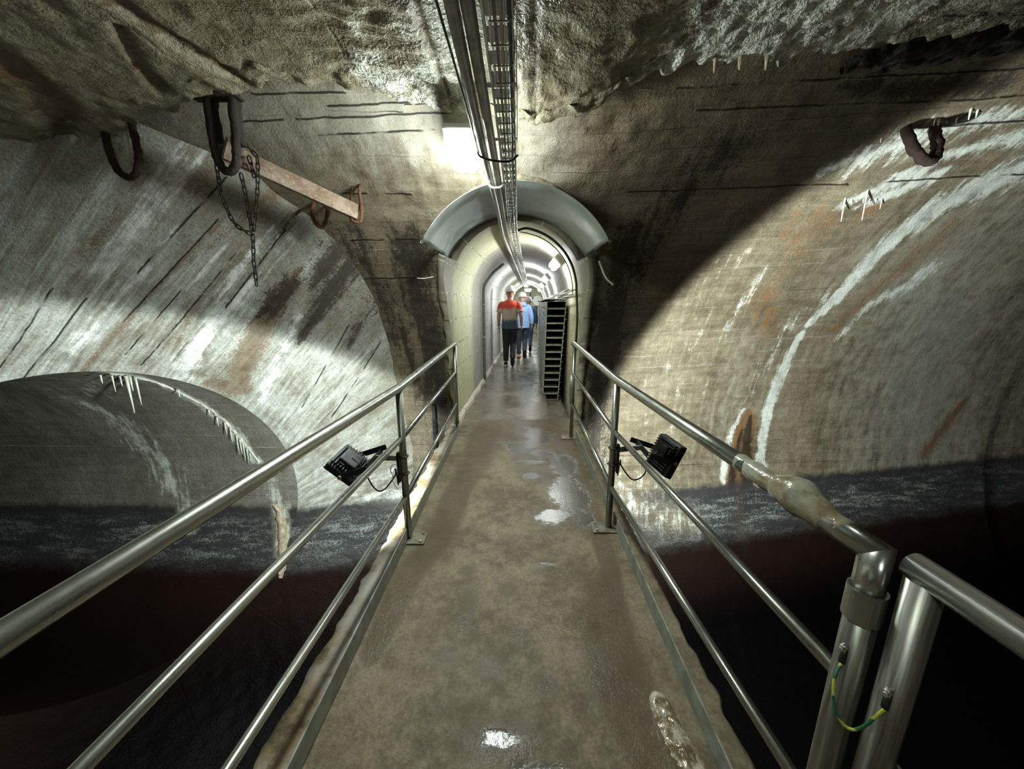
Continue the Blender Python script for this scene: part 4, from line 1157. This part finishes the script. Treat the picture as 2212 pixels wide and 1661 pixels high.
o = mb.build('anchor_plate', M['chain'], bpy.data.objects['ceiling_hook.001'])
ubolt([(-1.765, 3.38, 2.32), (-1.765, 3.32, 2.24), (-1.755, 3.30, 2.16), (-1.70, 3.30, 2.095), (-1.645, 3.30, 2.15), (-1.63, 3.32, 2.24), (-1.625, 3.40, 2.33)], .016, M['rust_hook'], 'ceiling_hook', 'red-brown rusty U hook below the middle of the beam')
ubolt([(-1.30, 3.28, 2.44), (-1.295, 3.20, 2.36), (-1.285, 3.18, 2.24), (-1.29, 3.17, 2.125), (-1.33, 3.165, 2.105), (-1.37, 3.17, 2.13), (-1.375, 3.20, 2.25), (-1.37, 3.26, 2.40)], .013, M['rust_hook'], 'ceiling_hook', 'thin rusty hook holding the far right end of the beam')
ubolt([(2.93, 3.20, 2.80), (2.88, 3.08, 2.68), (2.90, 3.03, 2.56), (2.97, 3.0, 2.475), (3.03, 3.0, 2.49), (3.06, 3.03, 2.60), (3.09, 3.10, 2.70), (3.16, 3.18, 2.80)], .034, M['rust'], 'ceiling_hook', 'thick rusty hook high on the right wall among white icicle deposits')
def beam():
    a, b = V((-2.02, 2.66, 2.475)), V((-1.325, 3.20, 2.185))
    d = (b - a).normalized(); s = d.cross(V((0, 0, 1))).normalized(); u = s.cross(d).normalized()
    R = Matrix((d, s, u)).transposed()
    t = thing('steel_beam', 'long rusty steel beam slung from hooks under the left ceiling', 'beam', (a + b) / 2)
    mb = MB(); mb.bbox((a + b) / 2, ((b - a).length, .055, .115), .006, R); mb.build('bar', M['rust_light'], t)
    mb = MB(); mb.bbox(a + d * .05, (.012, .09, .15), .003, R); mb.build('end_plate', M['rust'], t)
beam()
def chain():
    t = thing('chain', 'black iron chain in three looped strands with a tail, hanging from the double hook', 'chain', (-1.9, 2.72, 2.4))
    def strand(pts, pitch=.040, name='strand'):
        cp = [V(p) for p in curve_pts(pts, 24)]
        # arc length resample
        L = [0]
        for i in range(1, len(cp)): L.append(L[-1] + (cp[i] - cp[i - 1]).length)
        def at(s):
            for i in range(1, len(L)):
                if L[i] >= s: 
                    f = (s - L[i - 1]) / max(1e-9, L[i] - L[i - 1]); return cp[i - 1].lerp(cp[i], f)
            return cp[-1]
        mb = MB(); k = 0; s = 0
        while s + pitch <= L[-1] + .01:
            p, q = at(s), at(s + pitch); d = (q - p).normalized(); c = (p + q) / 2
            e = V((0, 1, 0)) if k % 2 else V((1, 0, 0))
            e = (e - d * e.dot(d)).normalized()
            hl, hw = pitch * .5 + .006 - .011, .011
            path = []
            for a in np.linspace(-PI / 2, PI / 2, 7): path.append(c + d * (hl + hw * math.cos(a)) + e * hw * math.sin(a))
            for a in np.linspace(PI / 2, 3 * PI / 2, 7): path.append(c + d * (-hl + hw * math.cos(a)) + e * hw * math.sin(a))
            mb.torus(path, .0046, 6); k += 1; s += pitch
        return mb.build(name, M['chain'], t)
    strand([(-2.055, 2.70, 2.46), (-2.075, 2.72, 2.315), (-2.066, 2.72, 2.168), (-2.016, 2.72, 2.017), (-1.955, 2.72, 1.965), (-1.90, 2.72, 1.935)])
    strand([(-1.900, 2.70, 2.32), (-1.902, 2.72, 2.20), (-1.898, 2.72, 2.077), (-1.892, 2.72, 1.95)])
    strand([(-1.86, 2.70, 2.52), (-1.80, 2.71, 2.455), (-1.785, 2.72, 2.42), (-1.808, 2.72, 2.255), (-1.845, 2.72, 2.077), (-1.885, 2.72, 1.95)])
    strand([(-1.840, 2.715, 2.43), (-1.835, 2.73, 2.36), (-1.83, 2.73, 2.30)])
    strand([(-1.893, 2.72, 1.935), (-1.90, 2.72, 1.86), (-1.912, 2.72, 1.768), (-1.915, 2.72, 1.66), (-1.920, 2.72, 1.555)], .044, 'tail')
chain()

# ------------------------------------------------------------------ stalactites
def straw(pos, L, r, label, group, mat='straw', tilt=(0, 0)):
    p = V(pos); m = random.uniform(.3, .7)
    pts = [p + V((0, 0, .02)), p, p + V((tilt[0] * L * m, tilt[1] * L * m, -L * m)), p + V((tilt[0] * L, tilt[1] * L, -L))]
    mb = MB(); mb.tube(pts, [r * 1.6, r * 1.25, r * .9, r * .45], 8)
    return tag(mb.build('stalactite', M[mat]), label, 'stalactite', group)
G = 'soda straws on the left conduit joint'
lb = 'thin white straw stalactite hanging inside the left conduit mouth'
for p, L, r in (((-3.826, 3.20, .80), .06, .006), ((-3.79, 3.26, .785), .14, .006), ((-3.735, 3.33, .765), .345, .011), ((-3.68, 3.36, .745), .25, .0075), ((-3.71, 3.34, .755), .12, .007), ((-3.47, 3.55, .58), .06, .006), ((-3.76, 3.30, .77), .08, .006)):
    straw(p, L, r, lb, G)
G2 = 'dripstones on the right of the left conduit mouth'
lb2 = 'short dripstone on the right flank of the left conduit mouth'
for p, L, r in (((-3.40, 3.78, .30), .06, .006), ((-3.36, 3.82, .20), .09, .006), ((-3.325, 3.87, .12), .13, .007), ((-3.30, 3.90, .05), .16, .006), ((-3.275, 3.94, -.06), .22, .006), ((-3.255, 3.955, -.12), .16, .007), ((-3.235, 3.965, -.17), .20, .006), ((-3.21, 3.98, -.24), .18, .006), ((-3.19, 3.99, -.30), .1, .005)):
    straw(p, L, r, lb2, G2, 'calcite')
straw((2.925, 3.595, 2.375), .19, .007, 'long white straw stalactite, left one of two on the right wall', 'straws on the right wall')
straw((3.075, 3.555, 2.43), .245, .007, 'longest white straw stalactite on the right wall, right one of two', 'straws on the right wall')
for p, L in (((3.30, 3.65, 2.38), .08), ((3.00, 3.61, 2.37), .045), ((2.955, 3.60, 2.37), .02), ((3.05, 3.62, 2.37), .02), ((3.12, 3.63, 2.37), .025), ((3.18, 3.635, 2.375), .03), ((3.24, 3.64, 2.375), .025)):
    straw(p, L, .005, 'stubby white stalactite in the fringe between the right wall straws', 'fringe on the right wall')
for p, L in (((3.05, 3.05, 2.815), .09), ((3.11, 3.06, 2.82), .12), ((3.16, 3.06, 2.82), .08), ((3.215, 3.06, 2.825), .10), ((3.27, 3.065, 2.83), .06), ((3.33, 3.07, 2.835), .08), ((2.78, 3.18, 2.70), .07), ((2.70, 3.19, 2.68), .04)):
    straw((p[0] + random.uniform(-.02, .02), p[1] + random.uniform(-.01, .06), p[2]), L * random.uniform(.5, 1.25), random.uniform(.004, .009), 'translucent icicle deposit above the thick hook on the right wall', 'icicles above the right hook')
for p, L, r, l in (((1.065, 2.33, 2.74), .055, .008, 'small tan stalactite leftmost under the right ceiling lip'), ((1.185, 2.30, 2.745), .06, .011, 'stubby tan stalactite in the middle of three under the right ceiling lip'),
                   ((1.315, 2.28, 2.745), .075, .014, 'largest tan stalactite of three under the right ceiling lip')):
    straw(p, L, r, l, 'stalactites under the right ceiling lip', 'calcite_warm')
straw((-2.655, 2.70, 2.56), .12, .006, 'thin white straw stalactite inside the leftmost rusty hook', None)

# crusts of lime
def crust_strip(name, label, pts, widths, hgt, mat, nrm, seed=1):
    pts = [V(p) for p in curve_pts(pts, 10)]; k = len(pts); W = np.interp(np.linspace(0, 1, k), np.linspace(0, 1, len(widths)), widths)
    rows = []
    for i, p in enumerate(pts):
        t = (pts[min(i + 1, k - 1)] - pts[max(i - 1, 0)]).normalized(); nn = V(nrm(p)).normalized(); s = t.cross(nn).normalized()
        row = []
        for j in range(9):
            a = PI * j / 8
            row.append(tuple(p + s * (-math.cos(a) * W[i]) + nn * (math.sin(a) * hgt - .012)))
        rows.append(row)
    P = np.array(rows); P += .010 * np.stack([fbm(P * 30, 3, seed), fbm(P * 30, 3, seed + 9), fbm(P * 30, 3, seed + 17)], -1)
    o = grid_mesh(name, P, mat, kind=None)
    return tag(o, label, 'lime deposit')
innr = lambda p: (0, 2.974 - p.y, (-.706 - p.z) * .5)
crust_strip('lime_crust', 'white lime seam round the joint inside the left conduit mouth', [(-3.826, 3.271, .823), (-3.745, 3.401, .757), (-3.612, 3.535, .659), (-3.476, 3.761, .404), (-3.361, 3.887, .179), (-3.276, 3.994, -.112), (-3.149, 4.057, -.434)],
            [.012, .02, .012, .012, .03, .03, .012], .022, M['calcite'], innr, 3)
crust_strip('lime_crust', 'tan knobbly lime column running down the dark wall below the left conduit mouth', [(-3.03, 4.05, -.98), (-2.96, 4.02, -1.12), (-2.93, 3.98, -1.3), (-2.91, 3.93, -1.49), (-2.895, 3.83, -1.70), (-2.89, 3.76, -1.8)], [.02, .045, .05, .055, .05, .02], .045, M['calcite_warm'],
            lambda p: (.55, 2.974 - p.y, (-.706 - p.z) * .3), 5)
def mound():
    xs = np.linspace(-1, 1, 30); ys = np.linspace(-1, 1, 60); X, Y = np.meshgrid(xs, ys, indexing='ij')
    Wd = .035 + .03 * (1 - Y) / 2 
    px = .545 + .018 * Y * -1 + X * Wd; py = .96 + Y * .17
    n = fbm(np.stack([px * 28, py * 28, px * 0], -1), 3, 71)
    z = np.clip((1 - X ** 2) * (1 - Y ** 4), 0, 1) * (.012 + .016 * np.clip(n + .2, 0, 1)) - .003
    o = grid_mesh('lime_crust', np.stack([px, py, z], -1), M['mound'], kind=None, flip=True)
    tag(o, 'glossy bubbled lime crust on the walkway beside the right toe board', 'lime deposit')
def mound_mat():
    b = NB('wet_bubbled_lime'); n = b.noise(b.pos, 22, 4, .7)
    c = b.mix(b.sm(n, .4, .62), (.17, .12, .06), (.50, .46, .36)); b.bump(n, .6, .01)
    return b.set(Base_Color=c, Roughness=.15, Coat_Weight=.6)
M['mound'] = mound_mat()
mound()

# dark crusty ledge high on the right, under the ceiling block
def ledge():
    xs = np.linspace(1.98, 3.9, 90); ts = np.linspace(-1, 1, 26); X, T = np.meshgrid(xs, ts, indexing='ij')
    th = np.interp(X, [1.98, 2.26, 2.57, 2.95, 3.9], [66.0, 66.2, 66.8, 67.5, 68.5])
    wd = np.interp(X, [1.98, 2.15, 2.6, 3.9], [.4, 1.7, 2.0, 2.2])
    a = np.radians(th + T * wd); h = .07 * np.sqrt(np.clip(1 - T ** 2, 0, 1)) 
    r = Rx(X) + .012 - h
    P = np.stack([X, CY_ + r * np.cos(a), CZ_ + r * np.sin(a)], -1)
    P += .022 * np.stack([fbm(P * 14, 3, 81), fbm(P * 14, 3, 82), fbm(P * 14, 3, 83)], -1)
    tag(grid_mesh('rock_crust', P, M['ledge'], kind=None), 'dark knobbly crust clinging to the vault at upper right', 'rock crust')
M['ledge'] = simple('black_grey_crust', (.06, .055, .055), .45, 0, .6, 40, .9, (.02, .018, .016))
ledge()

# dark steel channel post by the wall behind the left railing, and the small corroded anchor down in the conduit
t = thing('channel_post', 'black steel channel post against the back wall behind the left railing', 'post', (-1.07, 4.38, -.5))
mb = MB(); mb.box((-1.075, 4.43, -.30), (.035, .05, 1.0)); mb.box((-1.058, 4.415, -.30), (.006, .03, 1.0)); mb.build('upright', M['black'], t)
mb = MB(); mb.bbox((-1.0, 4.40, .27), (.19, .10, .06), .006); mb.build('head', M['black'], t)
def anchor():
    c = V((-3.13, 3.236, -2.834)); n = (V((-3.13, CY_, CZ_)) - c).normalized()
    xa = V((1, 0, 0)); ya = n.cross(xa).normalized(); R = Matrix((xa, ya, n)).transposed()
    t = thing('anchor_plate', 'small corroded anchor plate low on the dark conduit wall', 'plate', c)
    mb = MB(); mb.bbox(c + n * .02, (.22, .20, .02), .005, R); mb.build('plate', M['plate_tan'], t)
    mb = MB(); mb.tube([c + R @ V((-.11, .095, .045)), c + R @ V((.11, .095, .045))], .012, 8); mb.build('top_bar', M['plate_tan'], t)
    mb = MB(); mb.tube(curve_pts([c + R @ V(p) for p in ((-.05, .08, .05), (-.055, 0, .07), (-.02, -.08, .06), (.03, -.08, .06), (.05, 0, .07), (.045, .08, .05))], 6), .010, 8); mb.build('ring', M['rust_light'], t)
anchor()

# ------------------------------------------------------------------ people walking away down the tunnel
def ell(c, rx, ry, n=16, tilt=0):
    c = V(c)
    return [c + V((rx * math.cos(2 * PI * k / n), ry * math.sin(2 * PI * k / n), tilt * math.sin(2 * PI * k / n))) for k in range(n)]
def limb(mb, pts, rs, n=12): mb.tube(curve_pts(pts, 5), list(np.interp(np.linspace(0, len(pts) - 1, (len(pts) - 1) * 5 + 1), range(len(pts)), rs)), n)
def fuse(o, vox=.012, sm=3):
    m = o.modifiers.new('fuse', 'REMESH'); m.mode = 'VOXEL'; m.voxel_size = vox; m.use_smooth_shade = True
    s = o.modifiers.new('soften', 'SMOOTH'); s.factor = .5; s.iterations = sm
def hand(mb, w, side, sc=1.0):
    """relaxed hand hanging from wrist point w; fingers point down, thumb forward"""
    w = V(w); P = lambda x, y, z: w + V((x * side, y, z)) * sc
    mb.loft([ell(P(0, 0, .005), .016, .024, 10), ell(P(.002, .004, -.03), .016, .036, 10), ell(P(.003, .006, -.07), .014, .040, 10), ell(P(.002, .006, -.092), .012, .036, 10)])
    for k, (y, L) in enumerate(((.034, .070), (.014, .080), (-.006, .074), (-.025, .058))):
        a = P(.002, y + .004, -.085); limb(mb, [a, a + V((-.004 * side, .004, -L * .45)), a + V((-.016 * side, .008, -L * .78)), a + V((-.028 * side, .008, -L))], [.0088, .0086, .0078, .0062], 8)
    a = P(-.004, .030, -.03); limb(mb, [a, a + V((-.010 * side, .028, -.028)), a + V((-.014 * side, .036, -.060))], [.0115, .010, .0075], 8)
def person(label, loc, H, shirt, trousers, skin, helmet, shoe, sole, jacket=False, stride=1, sleeve_long=False, watch=False, foot_lift=True, glove=None, heel=None):
    L = V(loc); s = H / 1.80
    t = thing('person', label, 'person', loc)
    P = lambda x, y, z: L + V((x, y, z)) * s
    hipz = .93
    # joints: left leg is the support leg, right leg trails with the heel lifted
    st = stride
    leg = {-1: [(-.085, 0, hipz), (-.090, .03 * st, .50), (-.095, -.02 * st, .085)], 1: [(.085, 0, hipz), (.075, .06 * st, .52), (.065, -.25 * st, .19)]}
    arm = {-1: [(-.195, 0, 1.44), (-.245, -.02, 1.16), (-.255, .04, .93)], 1: [(.195, 0, 1.44), (.25, -.06, 1.17), (.265, -.05, .93)]}
    # body: one continuous surface
    mb = MB()
    mb.loft([ell(P(0, .0, .80), .10 * s, .08 * s), ell(P(0, 0, .93), .145 * s, .10 * s), ell(P(0, 0, 1.10), .135 * s, .09 * s), ell(P(0, 0, 1.30), .16 * s, .10 * s), ell(P(0, 0, 1.40), .140 * s, .080 * s), ell(P(0, .005, 1.46), .075 * s, .055 * s)])
    limb(mb, [P(0, .0, 1.45), P(0, .01, 1.53), P(0, .025, 1.62)], [.062 * s, .054 * s, .06 * s])
    mb.loft([ell(P(0, .03, 1.535), .045 * s, .05 * s), ell(P(0, .03, 1.58), .068 * s, .082 * s), ell(P(0, .03, 1.66), .077 * s, .096 * s), ell(P(0, .025, 1.73), .073 * s, .09 * s), ell(P(0, .02, 1.785), .04 * s, .05 * s)])
    mb.loft([ell(P(0, .125, 1.625), .014 * s, .02 * s, 8), ell(P(0, .132, 1.65), .012 * s, .014 * s, 8), ell(P(0, .118, 1.68), .008 * s, .01 * s, 8)])   # nose
    for sx in (-1, 1):
        mb.loft([ell(P(sx * .078, .02, 1.615), .008 * s, .014 * s, 8), ell(P(sx * .084, .015, 1.645), .010 * s, .02 * s, 8), ell(P(sx * .082, .012, 1.675), .008 * s, .016 * s, 8)])
        limb(mb, [P(sx * .185, 0, 1.385), P(*arm[sx][1]), P(*arm[sx][2])], [.044 * s, .043 * s, .028 * s])
        hand(mb, P(*arm[sx][2]), sx, s)
        limb(mb, [P(*p) for p in leg[sx]], [.085 * s, .056 * s, .036 * s])
        limb(mb, [P(sx * .10, 0, 1.395), P(sx * .185, 0, 1.385)], [.050 * s, .044 * s])
    body = mb.build('body', skin, t); fuse(body, .008, 2)
    # eyes and mouth
    for sx in (-1, 1):
        mb = MB(); mb.loft([ell(P(sx * .03, .112, 1.655), .004, .004, 8), ell(P(sx * .03, .112, 1.66), .012, .010, 8), ell(P(sx * .03, .112, 1.665), .004, .004, 8)]); mb.build('eye', M['white_plastic'], t)
    # shirt or jacket
    mb = MB(); g = 1.12 if not jacket else 1.22
    low = .86 if not jacket else .84
    mb.loft([ell(P(0, 0, low), .175 * g * s, .125 * g * s), ell(P(0, 0, 1.0), .165 * g * s, .118 * g * s), ell(P(0, 0, 1.15), .160 * g * s, .112 * g * s), ell(P(0, 0, 1.30), .178 * g * s, .118 * g * s), ell(P(0, 0, 1.40), .180 * g * s, .105 * g * s), ell(P(0, .0, 1.46), .125 * g * s, .08 * g * s), ell(P(0, .01, 1.505), .068 * g * s, .062 * g * s)])
    for sx in (-1, 1):
        a = [V(q) for q in arm[sx]]
        if sleeve_long: limb(mb, [P(sx * .11, 0, 1.425), P(sx * .185, 0, 1.40), P(*a[1]), P(*(a[1].lerp(a[2], .88)))], [.045 * g * s, .058 * g * s, .052 * g * s, .042 * g * s])
        else: limb(mb, [P(sx * .11, 0, 1.425), P(sx * .185, 0, 1.405), P(*(a[0].lerp(a[1], .35))), P(*(a[0].lerp(a[1], .78)))], [.045 * g * s, .056 * g * s, .060 * g * s, .064 * g * s])
    o = mb.build('jacket' if jacket else 't_shirt', shirt, t); fuse(o, .010, 3)
    if jacket:
        mb = MB(); mb.loft([ell(P(0, -.03, 1.40), .10 * s, .06 * s), ell(P(0, -.075, 1.44), .13 * s, .075 * s), ell(P(0, -.06, 1.50), .115 * s, .08 * s), ell(P(0, -.02, 1.545), .08 * s, .07 * s)]); h = mb.build('hood', shirt, t); fuse(h, .010, 2)
    # trousers
    mb = MB()
    mb.loft([ell(P(0, 0, .78), .13 * s, .10 * s), ell(P(0, 0, .90), .172 * s, .125 * s), ell(P(0, 0, 1.0), .160 * s, .115 * s)])
    for sx in (-1, 1):
        q = [V(p) for p in leg[sx]]
        limb(mb, [P(*q[0]), P(*q[0].lerp(q[1], .5)), P(*q[1]), P(*q[1].lerp(q[2], .5)), P(*q[1].lerp(q[2], .93))], [.105 * s, .092 * s, .076 * s, .066 * s, .060 * s])
    o = mb.build('trousers', trousers, t); fuse(o, .010, 3)
    # shoes: planted left, lifted right with the sole towards the viewer
    for sx in (-1, 1):
        an = V(leg[sx][2])
        pit = 0 if sx < 0 else math.radians(-58)
        R = Matrix.Rotation(pit, 3, 'X')
        base = an + V((0, 0, -.085 if sx < 0 else -.02))
        Q = lambda x, y, z: P(*(base + R @ V((x, y, z))))
        up = MB()
        up.loft([[Q(w * math.cos(k / 14 * 2 * PI), yy + .0, zz + hh * math.sin(k / 14 * 2 * PI)) for k in range(14)] for yy, w, zz, hh in ((-.075, .022, .05, .025), (-.06, .038, .06, .038), (.0, .042, .062, .045), (.07, .045, .05, .030), (.13, .046, .042, .022), (.175, .036, .036, .016), (.195, .015, .032, .008))])
        so = MB()
        so.loft([[Q(w * math.cos(a) , y0 + l * math.sin(a), zz) for a in np.linspace(0, 2 * PI, 21)[:-1]] for w, y0, l, zz in ((.046, .06, .145, .0), (.050, .06, .15, .008), (.050, .06, .15, .024), (.046, .06, .145, .030))])
        sh = up.build('shoe', shoe, t); so.build('sole', sole if sx < 0 else M['black'], sh)
    # helmet
    mb = MB(); hc = P(0, .022, 1.70)
    rr = []
    for a in np.linspace(0, PI / 2, 9): rr.append([hc + V((.118 * s * math.cos(a) * math.cos(q), .140 * s * math.cos(a) * math.sin(q), .128 * s * math.sin(a))) for q in np.linspace(0, 2 * PI, 25)[:-1]])
    mb.loft(rr); he = mb.build('helmet', helmet, t)
    mb = MB(); mb.loft([[hc + V((r * s * math.cos(q), (r * 1.16) * s * math.sin(q) + (.02 * s if math.sin(q) > 0 else 0), z * s)) for q in np.linspace(0, 2 * PI, 25)[:-1]] for r, z in ((.115, -.018), (.127, -.016), (.127, -.004), (.116, .006))]); mb.build('brim', helmet, he)
    if watch:
        w = V(arm[-1][2]).lerp(V(arm[-1][1]), .06)
        mb = MB(); mb.torus([P(w.x + .036 * math.cos(q), w.y + .036 * math.sin(q), w.z) for q in np.linspace(0, 2 * PI, 17)[:-1]], .010, 6); mb.build('wristwatch', M['black'], t)
    if glove:
        for sx in (-1, 1):
            mb = MB(); hand(mb, P(*arm[sx][2]), sx, s * 1.12); g_ = mb.build('glove', glove, t); fuse(g_, .009, 1)
    return t
M['skin'] = simple('warm_skin', (.42, .22, .14), .5, 0, .1, 8)
M['skin2'] = simple('light_skin', (.58, .36, .25), .5, 0, .08, 8)
def dip_mat(z0):
    b = NB('dip_dyed_cotton'); px, py, pz = b.sep(b.pos)[:3]
    n = b.noise(b.vmul(b.pos, (14, 14, 2)), 2, 3, .6)
    z = b.math('ADD', pz, b.math('MULTIPLY', b.math('SUBTRACT', n, .5), .14))
    c = b.mix(b.sm(z, 1.31 + z0, 1.38 + z0), (.44, .38, .28), (.56, .065, .032))
    c = b.mix(b.sm(z, 1.14 + z0, 1.05 + z0), c, (.050, .075, .105))
    return b.set(Base_Color=c, Roughness=.85)
M['dip'] = dip_mat(0)
M['blackcloth'] = simple('black_cotton', (.016, .016, .020), .9, 0, .3, 30)
M['navy'] = simple('dark_navy_denim', (.045, .050, .075), .9, 0, .3, 40)
M['bluecloth'] = simple('light_blue_cotton', (.28, .44, .70), .85, 0, .12, 14)
M['teal'] = simple('faded_blue_denim', (.08, .17, .26), .9, 0, .25, 20)
M['tan_shoe'] = simple('orange_tan_leather', (.60, .28, .09), .6, 0, .15, 20)
M['helmet'] = simple('white_helmet_shell', (.74, .72, .68), .3, 0, .05, 6)
person('person in a red, beige and navy dip-dyed t-shirt and white helmet walking away', (-.205, 8.70, 0), 1.86, M['dip'], M['blackcloth'], M['skin'], M['helmet'], M['blackcloth'], M['white_plastic'], watch=True)
person('person in a light blue hooded jacket and white helmet behind the dip-dyed shirt', (.10, 10.0, 0), 1.76, M['bluecloth'], M['navy'], M['skin2'], M['helmet'], M['tan_shoe'], M['black'], jacket=True, sleeve_long=True, stride=.7)
person('person mostly hidden farther down the tunnel in blue denim and dark gloves', (.30, 11.3, 0), 1.66, M['teal'], M['teal'], M['skin2'], M['helmet'], M['blackcloth'], M['black'], jacket=True, sleeve_long=True, stride=.6, glove=M['blackcloth'])

# ------------------------------------------------------------------ world, camera, view
w = bpy.data.worlds.new('underground'); S.world = w; w.use_nodes = True
w.node_tree.nodes['Background'].inputs[0].default_value = (.5, .5, .45, 1); w.node_tree.nodes['Background'].inputs[1].default_value = .02
cd = bpy.data.cameras.new('camera'); cam = bpy.data.objects.new('camera', cd); C.objects.link(cam)
cd.sensor_fit = 'HORIZONTAL'; cd.sensor_width = 36; cd.lens = 36 * 785 / 2212; cd.clip_start = .02
cam.location = (0, 0, 1.45); cam.rotation_euler = (math.radians(90) - math.atan(173 / 785), 0, math.atan(14 / 785))
S.camera = cam
vs = S.view_settings; vs.view_transform = 'Standard'; vs.look = 'None'; vs.gamma = 1; vs.use_curve_mapping = False; vs.exposure = 0.85
S.cycles.use_denoising = True
S.cycles.max_bounces = 4; S.cycles.diffuse_bounces = 3; S.cycles.adaptive_threshold = .03; S.cycles.glossy_bounces = 2
S.cycles.sample_clamp_indirect = 4; S.cycles.caustics_reflective = False; S.cycles.caustics_refractive = False
